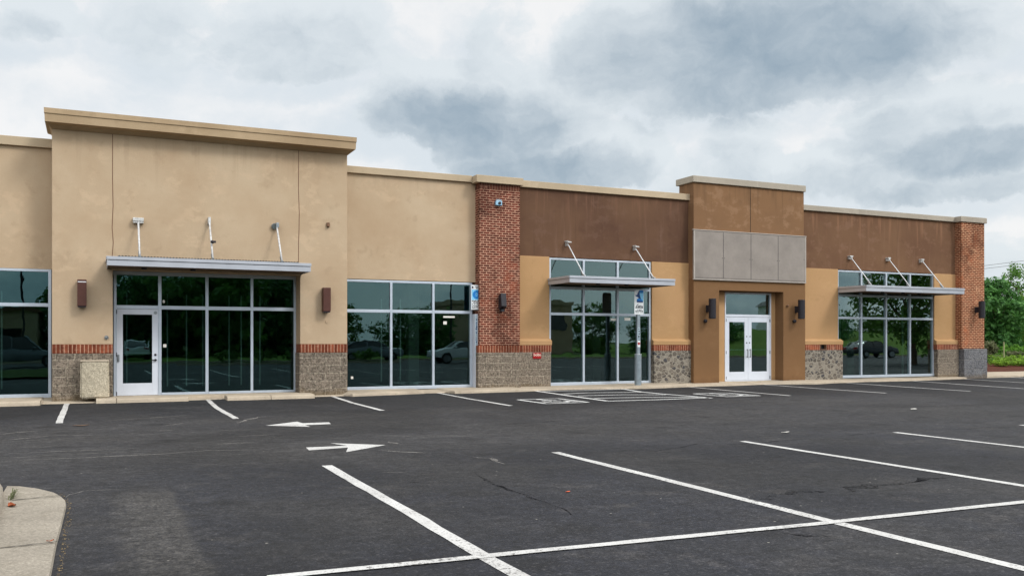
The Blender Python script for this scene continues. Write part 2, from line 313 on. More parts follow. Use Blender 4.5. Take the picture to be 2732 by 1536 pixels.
def asphalt():
    m, t, out = mat('asphalt'); p = pos(t); x, y, z = t.xyz(p)
    a = t.noise(p, .35, 5, .6); b = t.noise(p, 1.7, 6, .65, .5); g = t.noise(p, 60.0, 3, .7); g2 = t.noise(p, 140.0, 2, .6); g3 = t.noise(p, 22.0, 5, .75)
    k = .70
    w = t.noise(t.vm('ADD', p, (31, 7, 0)), .55, 6, .62)
    col = t.mix(t.mr(a, .35, .65, 0.0, 1.0, True), srgb((42, 44, 52), k), srgb((60, 59, 60), k))
    col = t.mix(t.mr(b, .5, .72, 0.0, .7, True), col, srgb((76, 73, 71), k))
    col = t.mix(t.mr(w, .5, .64, 0.0, .75, True), col, srgb((36, 38, 47), k))
    # fresh dark sealer in the bays by the shops, greyer worn driving aisle
    col = t.mix(t.mr(t.m('ADD', y, t.m('MULTIPLY', t.m('SUBTRACT', w, .5), 4.0)), -7.5, -5.0, 0.0, .6, True), col, srgb((40, 40, 42), k))
    col = t.mix(t.m('MULTIPLY', t.mr(y, -14.5, -12.0, 0.0, .45, True), t.mr(y, -7.5, -5.5, 1.0, 0.0, True)), col, srgb((74, 72, 71), k))
    # oil drips in the near bays
    od = t.new('ShaderNodeTexVoronoi', feature='F1', voronoi_dimensions='2D'); t.l.new(t.vm('ADD', p, t.scale(t.noise(p, 3.0, 3, out='Color'), (.4, .4, 0))), od.inputs['Vector']); od.inputs['Scale'].default_value = .55
    orr, _, _ = t.xyz(od.outputs['Color'])
    col = t.mix(t.m('MULTIPLY', t.mr(od.outputs['Distance'], .03, .16, .7, 0.0, True), t.mr(orr, .45, .5)), col, srgb((26, 26, 28), k))
    # traffic streaks along the driving aisle
    s = t.noise(t.comb(t.m('MULTIPLY', x, .16), t.m('ADD', t.m('MULTIPLY', y, 1.8), t.m('MULTIPLY', t.noise(p, .12, 2), 6.0)), 0.0), 1.0, 6, .7)
    aisle = t.m('MULTIPLY', t.mr(y, -15.0, -12.5, 0.0, 1.0, True), t.mr(y, -6.5, -3.5, 1.0, 0.0, True))
    col = t.mix(t.m('MULTIPLY', aisle, t.mr(s, .55, .66, 0.0, .45, True)), col, srgb((88, 86, 85), k))
    col = t.mix(t.m('MULTIPLY', aisle, t.mr(s, .45, .36, 0.0, .35, True)), col, srgb((46, 45, 46), k))
    # thin pale tyre scuffs, curved
    for (cx_, cy_, r_, w_) in ((-6.0, -60.0, 49.9, .025), (-3.0, -44.0, 35.2, .02), (2.0, -52.0, 40.6, .03), (-8.0, -31.0, 23.4, .03), (9.0, -75.0, 66.3, .03)):
        dx = t.m('SUBTRACT', x, cx_); dy = t.m('SUBTRACT', y, cy_)
        dd = t.m('SUBTRACT', t.m('SQRT', t.m('ADD', t.m('MULTIPLY', dx, dx), t.m('MULTIPLY', dy, dy))), r_)
        dd = t.m('ABSOLUTE', t.m('ADD', dd, t.m('MULTIPLY', t.m('SUBTRACT', b, .5), .25)))
        sc_ = t.m('MULTIPLY', t.mr(dd, 0.0, w_, .55, 0.0, True), t.mr(t.noise(p, .6, 3), .42, .6, 0.0, 1.0, True))
        sc_ = t.m('MULTIPLY', sc_, t.mr(x, 4.0, 7.5, 1.0, 0.0, True))
        col = t.mix(sc_, col, srgb((134, 130, 124), k))
    # worn lighter strip beside the island
    px = t.m('ADD', x, t.m('MULTIPLY', t.m('SUBTRACT', b, .5), .35)); py = t.m('ADD', y, t.m('MULTIPLY', t.m('SUBTRACT', t.noise(p, 2.0, 3), .5), .8))
    bx = t.m('MULTIPLY', t.mr(px, .05, .35, 0.0, 1.0, True), t.mr(px, .62, .72, 1.0, 0.0, True))
    by = t.m('MULTIPLY', t.mr(py, -14.6, -15.2, 0.0, 1.0, True), t.mr(py, -19.2, -18.2, 0.0, 1.0, True))
    col = t.mix(t.m('MULTIPLY', t.m('MULTIPLY', bx, by), t.mr(g3, .4, .6, .25, .8)), col, srgb((100, 96, 91), k))
    # long hairline cracks and tar seams
    cr = t.noise(t.vm('ADD', t.scale(p, (.14, .6, 0)), (3.1, .4, 0)), 1.0, 5, .62)
    ck = t.mr(t.m('ABSOLUTE', t.m('SUBTRACT', cr, .5)), 0.0, .006, 1.0, 0.0, True)
    ck = t.m('MULTIPLY', ck, t.mr(t.noise(p, .4, 2), .46, .56, 0.0, .8, True))
    col = t.mix(ck, col, srgb((24, 24, 25), k))
    tar = t.noise(t.vm('ADD', t.scale(p, (.22, .9, 0)), (9.1, 4.4, 0)), 1.0, 6, .7)
    col = t.mix(t.m('MULTIPLY', t.mr(tar, .66, .72, 0.0, .75, True), t.mr(g3, .4, .55)), col, srgb((30, 30, 31), k))
    # aggregate
    g4 = t.noise(p, 30.0, 2, .5); col = t.mix(t.mr(g4, .34, .52, .5, 0.0), col, srgb((34, 34, 37), k)); col = t.mix(t.mr(g4, .56, .7, 0.0, .35), col, srgb((104, 101, 99), k))
    col = t.mix(t.mr(g, .36, .56, .6, 0.0), col, srgb((28, 28, 31), k))
    col = t.mix(t.mr(g, .6, .74, 0.0, .45), col, srgb((104, 101, 100), k))
    col = t.mix(t.mr(g3, .6, .74, 0.0, .5), col, srgb((88, 86, 84), k)); col = t.mix(t.mr(g3, .4, .3, 0.0, .5), col, srgb((24, 24, 27), k))
    g5 = t.noise(p, 8.0, 7, .86); g6 = t.noise(t.vm('ADD', p, (5, 3, 0)), 3.0, 6, .8)
    big = t.noise(t.vm('ADD', p, (12.3, 4.1, 0)), .22, 4, .55, .6)
    tone = t.m('MULTIPLY', t.mr(g5, .38, .62, .48, 1.65), t.m('MULTIPLY', t.mr(g6, .36, .64, .86, 1.16), t.m('MULTIPLY', t.mr(big, .38, .62, .72, 1.2, True), t.mr(b, .36, .66, .86, 1.18))))
    col = t.mix(1.0, col, t.comb(tone, tone, tone), 'MULTIPLY')
    v = t.new('ShaderNodeTexVoronoi', feature='F1'); t.l.new(p, v.inputs['Vector']); v.inputs['Scale'].default_value = 9.0
    r_, gg, bb = t.xyz(v.outputs['Color'])
    chip = t.m('MULTIPLY', t.mr(v.outputs['Distance'], .06, .11, 1.0, 0.0), t.mr(r_, .94, .95, 0.0, .8))
    col = t.mix(chip, col, srgb((190, 184, 174), k))
    principled(t, out, col, t.mr(b, .3, .7, .72, .92), 0.0, t.bump(t.m('ADD', g, t.m('MULTIPLY', g2, .5)), .55, .012), .35)
    return m
M['asphalt'] = asphalt()
def paint():
    m, t, out = mat('road_paint'); p = pos(t)
    g = t.noise(p, 60.0, 3, .7); g3 = t.noise(p, 22.0, 5, .75); b = t.noise(p, 1.6, 4, .6)
    col = t.mix(t.mr(b, .3, .7), srgb((190, 188, 185)), srgb((216, 215, 212)))
    col = t.mix(t.mr(g, .35, .5, .45, 0.0), col, srgb((140, 138, 135)))
    wear = t.m('ADD', t.m('ADD', t.m('MULTIPLY', g3, .5), t.m('MULTIPLY', g, .3)), t.m('MULTIPLY', t.noise(p, .7, 4, .6), .2))
    col = t.mix(t.mr(wear, .41, .47, .9, 0.0), col, srgb((84, 82, 80)))
    principled(t, out, col, .75, 0.0, t.bump(g, .4, .008), .2); return m
M['paint'] = paint()
M['fresh_paint'] = plain('fresh_road_paint', (220, 220, 218), 1.0, .7, 0, .06, 12.0)
def stain_mat(name, c, lo, hi, amt):
    m, t, out = mat(name); p = pos(t)
    g = t.m('ADD', t.m('MULTIPLY', t.noise(p, 26.0, 5, .75), .6), t.m('MULTIPLY', t.noise(p, 2.2, 3, .6), .4))
    d = t.new('ShaderNodeBsdfDiffuse'); t.put(d.inputs[0], srgb(c)); tr = t.new('ShaderNodeBsdfTransparent')
    mx = t.new('ShaderNodeMixShader'); t.l.new(t.mr(g, lo, hi, 0.0, amt, True), mx.inputs[0]); t.l.new(tr.outputs[0], mx.inputs[1]); t.l.new(d.outputs[0], mx.inputs[2]); t.l.new(mx.outputs[0], out.inputs[0]); return m
M['crack'] = stain_mat('tar_crack', (26, 26, 28), .42, .62, .75); M['scuff'] = stain_mat('tyre_scuff', (146, 142, 137), .38, .56, .7)
def ground_mat(name, c1, c2, c3, s=1.0):
    m, t, out = mat(name); p = pos(t)
    a = t.noise(p, .25 * s, 5, .6); b = t.noise(p, 9.0 * s, 5, .75)
    col = t.mix(t.mr(a, .3, .7), srgb(c1), srgb(c2)); col = t.mix(t.mr(b, .4, .65, .7, 0.0), col, srgb(c3))
    principled(t, out, col, .95, 0.0, t.bump(b, .8, .05), .1); return m
M['grass'] = ground_mat('lawn_grass', (70, 92, 40), (92, 108, 52), (38, 52, 22))
M['bank'] = ground_mat('bank_grass', (96, 128, 48), (120, 146, 60), (60, 84, 30), .6)
M['mulch'] = ground_mat('bark_mulch', (118, 70, 54), (96, 56, 44), (52, 30, 24), 3.0)
def leaf(name, c1, c2, c3, trans=.35):
    m, t, out = mat(name)
    g = t.new('ShaderNodeNewGeometry'); oi = t.new('ShaderNodeObjectInfo')
    r = g.outputs['Random Per Island']
    cl = t.noise(t.new('ShaderNodeTexCoord').outputs['Object'], 1.6, 3)
    col = t.mix(r, srgb(c1), srgb(c2)); col = t.mix(t.mr(cl, .35, .65, .0, .8), col, srgb(c3))
    p = t.new('ShaderNodeBsdfPrincipled'); t.l.new(col, p.inputs['Base Color']); p.inputs['Roughness'].default_value = .55; p.inputs['Specular IOR Level'].default_value = .25
    tr = t.new('ShaderNodeBsdfTranslucent'); t.l.new(col, tr.inputs[0])
    mx = t.new('ShaderNodeMixShader'); mx.inputs[0].default_value = trans
    t.l.new(p.outputs[0], mx.inputs[1]); t.l.new(tr.outputs[0], mx.inputs[2]); t.l.new(mx.outputs[0], out.inputs[0]); return m
M['leaf_dark'] = leaf('dark_leaves', (78, 128, 60), (112, 166, 84), (44, 82, 46))
M['leaf_mid'] = leaf('mid_leaves', (88, 132, 52), (124, 164, 72), (60, 98, 42))
M['leaf_light'] = leaf('light_leaves', (138, 174, 74), (174, 200, 100), (96, 136, 52))
M['leaf_lime'] = leaf('lime_shrub_leaves', (140, 182, 56), (176, 210, 88), (84, 124, 38))
M['leaf_olive'] = leaf('olive_shrub_leaves', (104, 116, 76), (150, 148, 110), (64, 76, 50))
M['leaf_hedge'] = leaf('hedge_leaves', (104, 156, 52), (134, 182, 70), (70, 116, 38))
M['bark'] = plain('bark', (84, 70, 58), 1.0, .95, 0, .25, 6.0)

# ------------------------------------------------------------------ mesh helpers
class MB:
    def __init__(s): s.v = []; s.f = []; s.mi = []; s.cur = 0
    def add(s, vs, fs):
        o = len(s.v); s.v += [tuple(q) for q in vs]; s.f += [[i + o for i in f] for f in fs]; s.mi += [s.cur] * len(fs); return s
    def box(s, x0, x1, y0, y1, z0, z1):
        v = [(x, y, z) for z in (z0, z1) for y in (y0, y1) for x in (x0, x1)]
        return s.add(v, [(0, 2, 3, 1), (4, 5, 7, 6), (0, 1, 5, 4), (2, 6, 7, 3), (0, 4, 6, 2), (1, 3, 7, 5)])
    def prism(s, pts, axis, a, b):
        """pts: 2-D outline; axis 'x','y','z' is the extrusion direction from a to b"""
        def P(q, t):
            return {'x': (t, q[0], q[1]), 'y': (q[0], t, q[1]), 'z': (q[0], q[1], t)}[axis]
        n = len(pts); v = [P(q, a) for q in pts] + [P(q, b) for q in pts]
        f = [list(range(n)), list(range(2 * n - 1, n - 1, -1))] + [[i, i + n, (i + 1) % n + n, (i + 1) % n] for i in range(n)]
        return s.add(v, f)
    def tube(s, p0, p1, r0, r1=None, n=10, cap=True):
        r1 = r0 if r1 is None else r1
        p0, p1 = Vector(p0), Vector(p1); d = (p1 - p0).normalized()
        a = d.cross(Vector((0, 0, 1)) if abs(d.z) < .9 else Vector((1, 0, 0))).normalized(); b = d.cross(a)
        v = []
        for p, r in ((p0, r0), (p1, r1)):
            for i in range(n):
                w = 2 * math.pi * i / n; v.append(p + a * math.cos(w) * r + b * math.sin(w) * r)
        f = [[i, (i + 1) % n, (i + 1) % n + n, i + n] for i in range(n)]
        if cap: f += [list(range(n))[::-1], list(range(n, 2 * n))]
        return s.add(v, f)
    def ball(s, c, r, n=10, sz=(1, 1, 1)):
        v = []; f = []
        rows = n // 2
        for j in range(rows + 1):
            ph = math.pi * j / rows
            for i in range(n):
                w = 2 * math.pi * i / n
                v.append((c[0] + r * sz[0] * math.sin(ph) * math.cos(w), c[1] + r * sz[1] * math.sin(ph) * math.sin(w), c[2] + r * sz[2] * math.cos(ph)))
        for j in range(rows):
            for i in range(n): f.append([j * n + i, j * n + (i + 1) % n, (j + 1) * n + (i + 1) % n, (j + 1) * n + i])
        return s.add(v, f)
    def build(s, name, m, parent=None, bevel=0.0, smooth=False, label=None, seg=2):
        me = bpy.data.meshes.new(name)
        off = Vector((0, 0, 0))
        q = parent
        while q is not None: off += q.location; q = q.parent
        me.from_pydata([(a - off.x, b - off.y, c - off.z) for a, b, c in s.v], [], s.f)
        bm = bmesh.new(); bm.from_mesh(me); bmesh.ops.recalc_face_normals(bm, faces=bm.faces); bm.to_mesh(me); bm.free()
        ms = m if isinstance(m, (list, tuple)) else [m]
        for q in ms: me.materials.append(q)
        if len(ms) > 1:
            for p, i in zip(me.polygons, s.mi): p.material_index = i
        if smooth:
            for p in me.polygons: p.use_smooth = True
        o = bpy.data.objects.new(name, me); COL.objects.link(o); o.parent = parent
        if bevel:
            b = o.modifiers.new('bevel', 'BEVEL'); b.width = bevel; b.segments = seg; b.limit_method = 'ANGLE'; b.angle_limit = R(35)
        if label: o['label'] = label
        return o
def build_each(mb, name, m, parent=None, bevel=0.0, label=None):
    """every separate piece of the mesh builder becomes an object of its own"""
    par = list(range(len(mb.v)))
    def root(a):
        while par[a] != a: a = par[a]
        return a
    for f_ in mb.f:
        for q in f_[1:]: par[root(q)] = root(f_[0])
    groups = {}
    for f_ in mb.f: groups.setdefault(root(f_[0]), []).append(f_)
    for fs in groups.values():
        idx = sorted({i for f_ in fs for i in f_}); mp = {i: k for k, i in enumerate(idx)}
        MB().add([mb.v[i] for i in idx], [[mp[i] for i in f_] for f_ in fs]).build(name, m, parent, bevel, label=label)
def thing(name, loc, label, cat, group=None, kind=None):
    o = bpy.data.objects.new(name, None); COL.objects.link(o); o.location = loc; o.empty_display_size = .3
    return tag(o, label, cat, group, kind)
def tag(o, label=None, cat=None, group=None, kind=None):
    if label: o['label'] = label
    if cat: o['category'] = cat
    if group: o['group'] = group
    if kind: o['kind'] = kind
    return o
def text_mesh(txt, size, origin, m, name, parent, up=(0, 0, 1), right=(1, 0, 0), align='CENTER', lift=.002):
    cu = bpy.data.curves.new('txt', 'FONT'); cu.body = txt; cu.size = size; cu.align_x = align; cu.align_y = 'CENTER'; cu.extrude = lift
    ob = bpy.data.objects.new('txt', cu); COL.objects.link(ob)
    dg = bpy.context.evaluated_depsgraph_get(); me = bpy.data.meshes.new_from_object(ob.evaluated_get(dg))
    bpy.data.objects.remove(ob); bpy.data.curves.remove(cu)
    r_, u_ = Vector(right), Vector(up); n_ = r_.cross(u_)
    off = Vector((0, 0, 0)); q = parent
    while q is not None: off += q.location; q = q.parent
    for v in me.vertices: v.co = Vector(origin) - off + r_ * v.co.x + u_ * v.co.y + n_ * v.co.z
    me.materials.clear(); me.materials.append(m)
    o = bpy.data.objects.new(name, me); COL.objects.link(o); o.parent = parent; return o
rnd = random.Random(7)

# ------------------------------------------------------------------ ground
def sheet(name, m, pts, z, parent=None, kind='structure'):
    b = MB(); b.add([(x, y, z) for x, y in pts], [list(range(len(pts)))])
    o = b.build(name, m, parent)
    if kind and parent is None: o['kind'] = kind
    return o
sheet('ground', M['grass'], [(-900, -900), (1200, -900), (1200, 900), (-900, 900)], -.06)
lot = sheet('parking_lot', M['asphalt'], [(-60, -40), (95, -40), (95, 1.4), (-60, 1.4)], 0.0)

# walk along the shops: concrete strip whose outer edge is raised in some lengths and flush in others
def walk():
    key = [(-9, -1.3, .075), (-1.08, -1.3, .075), (-1.02, -1.16, .02), (2.1, -1.12, .02), (2.9, -1.02, .02), (5.1, -1.02, .02), (5.9, -1.0, .02),
           (6.05, -1.32, .07), (7.2, -1.1, .085), (8.15, -.86, .08), (8.22, -.74, .015), (8.8, -.78, .015), (8.9, -1.26, .07), (11.0, -1.13, .085),
           (11.4, -1.0, .06), (12.6, -.8, .05), (14.4, -1.12, .05), (15.0, -1.3, .085), (16.7, -.98, .085), (16.9, -.92, .03), (18.4, -.97, .05), (19.9, -.7, .03),
           (20.1, -.72, .02), (21.6, -1.3, .08), (22.6, -1.0, .08), (24.4, -.72, .05), (26.2, -.84, .06), (27.8, -.66, .05), (30.4, -.3, .07), (30.6, -.16, .09), (33.3, -.05, .09), (34.6, .3, .05), (44.0, -.9, .05)]
    b = MB(); xs = []
    for (x0, e0, t0), (x1, e1, t1) in zip(key, key[1:]):
        n = max(1, int((x1 - x0) / .22))
        for i in range(n):
            f = i / n; xs.append((x0 + (x1 - x0) * f, e0 + (e1 - e0) * f + rnd.uniform(-.018, .018), t0 + (t1 - t0) * f + rnd.uniform(-.004, .004)))
    xs.append(key[-1])
    v = []; f = []
    for x, e, t_ in xs:
        back = 2.2 if x > 31.3 else .6
        v += [(x, back, .115), (x, e + .04, t_), (x, e, t_ - .018), (x, e - .015, -.03)]
    for i in range(len(xs) - 1):
        for j in range(3):
            a = i * 4 + j; f.append([a, a + 4, a + 5, a + 1])
    b.add(v, f); o = b.build('sidewalk', M['conc']); o['kind'] = 'structure'; return o
side = walk()

# ------------------------------------------------------------------ painted markings (parts of the lot)
def ribbon(name, pts, w, z=.004, label=None, wob=.006, step=.35, m=None):
    """a painted stripe along a polyline"""
    P2 = []
    for (a, b_) in zip(pts, pts[1:]):
        a, b_ = Vector(a), Vector(b_); n = max(1, int((b_ - a).length / step))
        for i in range(n): P2.append(a + (b_ - a) * i / n)
    P2.append(Vector(pts[-1]))
    v = []; f = []
    for i, p in enumerate(P2):
        d = (P2[min(i + 1, len(P2) - 1)] - P2[max(i - 1, 0)]).normalized(); nrm = Vector((-d.y, d.x))
        w_ = w * rnd.uniform(.94, 1.06); j = rnd.uniform(-wob, wob)
        v += [(*(p + nrm * (w_ / 2 + j)), z), (*(p - nrm * (w_ / 2 - j)), z)]
    for i in range(len(P2) - 1): f.append([2 * i, 2 * i + 1, 2 * i + 3, 2 * i + 2])
    return MB().add(v, f).build(name, m or M['paint'], lot, label=label)
def poly(name, pts, z=.004, label=None):
    return MB().add([(x, y, z) for x, y in pts], [list(range(len(pts)))]).build(name, M['paint'], lot, label=label)
for x0, y0, x1, y1 in ((-.54, -1.2, -.535, -6.6), (2.53, -1.1, 2.38, -6.96), (5.6, -1.02, 5.38, -6.2), (8.6, -.8, 8.35, -6.05), (16.8, -1.0, 16.5, -5.8),
                       (19.95, -.75, 19.7, -6.0), (23.3, -1.0, 22.6, -6.34), (26.6, -.85, 25.3, -6.05), (29.7, -.5, 28.4, -6.0), (32.8, -.1, 31.4, -6.0), (-3.6, -1.4, -3.6, -6.5)):
    xm = (x0 + x1) / 2 - (.06 if x0 > 1 else 0)
    ribbon('stall_line', [(x0, y0), (xm, (y0 + y1) / 2), (x1, y1)], .11)
for i, x in enumerate((2.36, 5.3, 8.3, 11.28, 14.2, 17.2, 20.2, 23.2, 26.2)):
    ribbon('stall_line', [(x + .06, -13.85), (x + .03, -16.2), (x - .02, -18.7), (x - .04, -23.6)], .115)
ribbon('stall_line', [(-.2 + 1.15, -18.57), (5.1, -18.74), (10, -18.83), (32, -19.0)], .095, .008, 'long white line crossing the near stall lines')
# hatched access aisle
ribbon('hatch_line', [(11.47, -.95), (11.38, -2.2), (11.24, -3.4), (11.09, -5.62)], .12, m=M['fresh_paint'])
ribbon('hatch_line', [(11.06, -5.64), (12.4, -5.7), (13.75, -5.62), (14.05, -5.58)], .12, m=M['fresh_paint'])
ribbon('hatch_line', [(14.3, -1.15), (13.95, -2.6), (13.9, -3.7), (14.0, -4.8), (14.02, -5.75)], .12, m=M['fresh_paint'])
for q in ([(11.5, -1.36), (12.65, -1.42), (14.2, -1.3)], [(11.42, -2.7), (12.3, -2.5), (13.85, -2.8)], [(11.4, -3.6), (12.7, -3.68), (13.75, -4.15)], [(11.3, -4.62), (12.6, -4.85), (13.9, -5.35)]):
    ribbon('hatch_line', q, .12, .008, m=M['fresh_paint'])
# wheelchair symbol inside its painted box
def wheelchair(ox, oy, s, broken=False):
    def at(u, v): return (ox + u * s, oy + v * s)
    ribbon('symbol_box_line', [at(-.55, .75), at(.55, .75), at(.55, -.75), at(-.55, -.75), at(-.55, .75)], .10, .005, m=M['fresh_paint'])
    b = MB()
    n = 14
    ring = [(math.cos(R(150 + 240 * i / n)), math.sin(R(150 + 240 * i / n))) for i in range(n + 1)]
    v = []; f = []
    for c_, s_ in ring:
        for r_ in (.34, .25): v.append((*at(-.02 + c_ * r_, -.22 + s_ * r_), .006))
    for i in range(n): f.append([2 * i, 2 * i + 1, 2 * i + 3, 2 * i + 2])
    b.add(v, f)
    for q in ([(-.1, .42), (.0, .42), (.02, -.05), (-.08, -.05)], [(-.02, .02), (-.02, -.08), (.28, -.1), (.28, .0)], [(.2, -.05), (.3, -.02), (.42, -.5), (.32, -.52)], [(0, .22), (0, .14), (.2, .14), (.2, .22)]):
        b.add([(*at(*p), .0065) for p in q], [[0, 1, 2, 3]])
    b.add([(*at(-.06 + .09 * math.cos(R(a)), .56 + .09 * math.sin(R(a))), .0065) for a in range(0, 360, 30)], [list(range(12))])
    b.build('wheelchair_symbol', M['fresh_paint'], lot, label='white wheelchair symbol painted on the asphalt')
wheelchair(9.9, -5.05, 1.0)
wheelchair(15.25, -4.75, .95)
# direction arrows in the aisle
poly('direction_arrow', [(2.64, -8.56), (3.27, -8.04), (3.29, -8.39), (3.75, -8.40), (3.70, -8.75), (3.255, -8.76), (3.27, -9.1)], .004, 'white painted arrow pointing left')
poly('direction_arrow', [(3.63, -12.17), (3.0, -11.63), (3.13, -12.04), (2.58, -12.0), (2.55, -12.33), (3.09, -12.24), (2.94, -12.72)], .004, 'white painted arrow pointing right')
# old cracks, tar seams and tyre scuffs lie on the lot as thin irregular stains
CRACKS = [([(7.63, -14.12), (8.64, -14.04), (9.07, -14.03), (9.54, -14.01)], 0.050), ([(10.27, -13.91), (10.99, -13.81), (11.25, -13.85)], 0.050), ([(11.91, -13.85), (12.83, -13.93), (14.18, -13.84), (14.42, -13.80)], 0.050), ([(5.39, -17.71), (5.58, -17.67), (5.87, -17.58), (6.14, -17.52), (6.26, -17.51)], 0.160), ([(6.17, -17.65), (6.30, -17.65)], 0.120), ([(6.50, -17.58), (6.52, -17.68), (6.85, -17.59), (7.11, -17.53), (7.36, -17.49), (7.58, -17.45)], 0.220), ([(7.53, -17.49), (7.80, -17.48), (8.11, -17.46)], 0.140), ([(7.90, -16.15), (7.99, -16.40), (7.88, -16.72), (7.86, -16.95), (7.88, -17.02)], 0.020), ([(4.61, -18.84), (4.68, -18.97), (4.75, -19.07), (4.91, -19.12)], 0.070), ([(3.71, -14.91), (3.71, -15.19), (3.67, -15.65), (3.65, -16.03), (3.64, -16.39), (3.62, -16.71), (3.61, -17.02), (3.58, -17.33), (3.53, -17.74)], 0.060), ([(5.20, -12.62), (5.21, -12.82), (5.26, -12.93)], 0.040), ([(6.15, -13.85), (6.35, -14.10), (6.62, -14.25), (7.07, -14.11), (7.58, -13.84), (8.01, -13.86), (8.22, -13.87)], 0.050), ([(6.03, -10.12), (6.55, -10.04), (7.18, -9.89), (7.82, -9.84)], 0.060), ([(8.89, -11.45), (9.14, -11.51)], 0.090), ([(8.94, -10.99), (9.40, -11.01), (9.81, -10.91)], 0.040), ([(15.04, -10.05), (15.65, -10.01), (17.20, -10.08), (18.97, -10.21), (19.44, -10.21)], 0.060), ([(10.47, -10.40), (11.04, -10.56), (11.64, -10.69)], 0.050), ([(2.91, -15.40), (2.97, -15.48)], 0.080), ([(4.14, -13.65), (4.17, -13.69)], 0.050)]
SCUFFS = [([(-1.0, -11.81), (-0.56, -11.85), (-0.11, -11.87), (0.36, -11.9), (0.81, -11.95), (1.06, -11.85), (1.36, -11.81), (1.78, -11.92), (2.12, -11.97)], 0.035), ([(-1.06, -11.12), (-0.75, -11.12), (-0.44, -11.09), (0.05, -11.09), (0.6, -11.11)], 0.03), ([(0.07, -6.52), (0.77, -6.11), (1.38, -5.89), (2.12, -5.62)], 0.05), ([(1.01, -7.96), (1.25, -7.68), (1.44, -7.46)], 0.06), ([(0.84, -8.95), (1.02, -8.74), (1.2, -8.57)], 0.06), ([(2.29, -7.93), (2.52, -7.18), (2.8, -6.79), (3.18, -6.65), (3.4, -6.58)], 0.06), ([(-0.17, -11.94), (0.05, -11.9), (0.28, -11.83)], 0.04), ([(-1.28, -8.38), (-1.08, -8.13), (-0.78, -7.9)], 0.06), ([(-1.21, -9.26), (-0.94, -9.14), (-0.64, -8.9)], 0.06), ([(1.55, -11.03), (1.81, -11.01), (2.14, -11.09)], 0.05), ([(1.81, -10.21), (2.14, -10.14), (2.56, -10.05)], 0.05), ([(3.35, -12.78), (3.52, -12.83), (3.73, -13.07), (3.94, -13.25)], 0.05), ([(4.23, -13.84), (4.34, -14.04), (4.38, -14.34), (4.36, -14.59)], 0.08), ([(2.83, -14.64), (2.96, -14.72), (3.1, -14.83)], 0.04), ([(3.78, -11.74), (3.81, -11.98), (3.83, -12.17)], 0.06), ([(-0.21, -15.09), (-0.18, -14.79), (-0.08, -14.62), (0.06, -14.6), (0.25, -14.64)], 0.02)]
def stain(name, pts, w, m, z, soft):
    P2 = []
    for (a, b_) in zip(pts, pts[1:]):
        a, b_ = Vector(a), Vector(b_); n = max(2, int((b_ - a).length / .12))
        for i in range(n): P2.append(a + (b_ - a) * i / n)
    P2.append(Vector(pts[-1])); v = []; f = []; ph = rnd.uniform(0, 9)
    for i, p in enumerate(P2):
        d = (P2[min(i + 1, len(P2) - 1)] - P2[max(i - 1, 0)]).normalized(); nrm = Vector((-d.y, d.x))
        e = min(1.0, 3.0 * i / len(P2), 3.0 * (len(P2) - 1 - i) / len(P2)); ww = w * (.1 + .9 * e) * rnd.uniform(.35, 1.1)
        p = p + nrm * (rnd.uniform(-.4, .4) * w + .03 * math.sin(i * .35 + ph))
        v += [(*(p + nrm * ww / 2), z), (*(p - nrm * ww / 2), z)]
    for i in range(len(P2) - 1): f.append([2 * i, 2 * i + 1, 2 * i + 3, 2 * i + 2])
    MB().add(v, f).build(name, m, lot)
for p_, w_ in CRACKS: stain('crack', p_, w_, M['crack'], .002, 0)
for p_, w_ in SCUFFS: stain('tyre_mark', p_, w_ * 1.35, M['scuff'], .0015, 0)

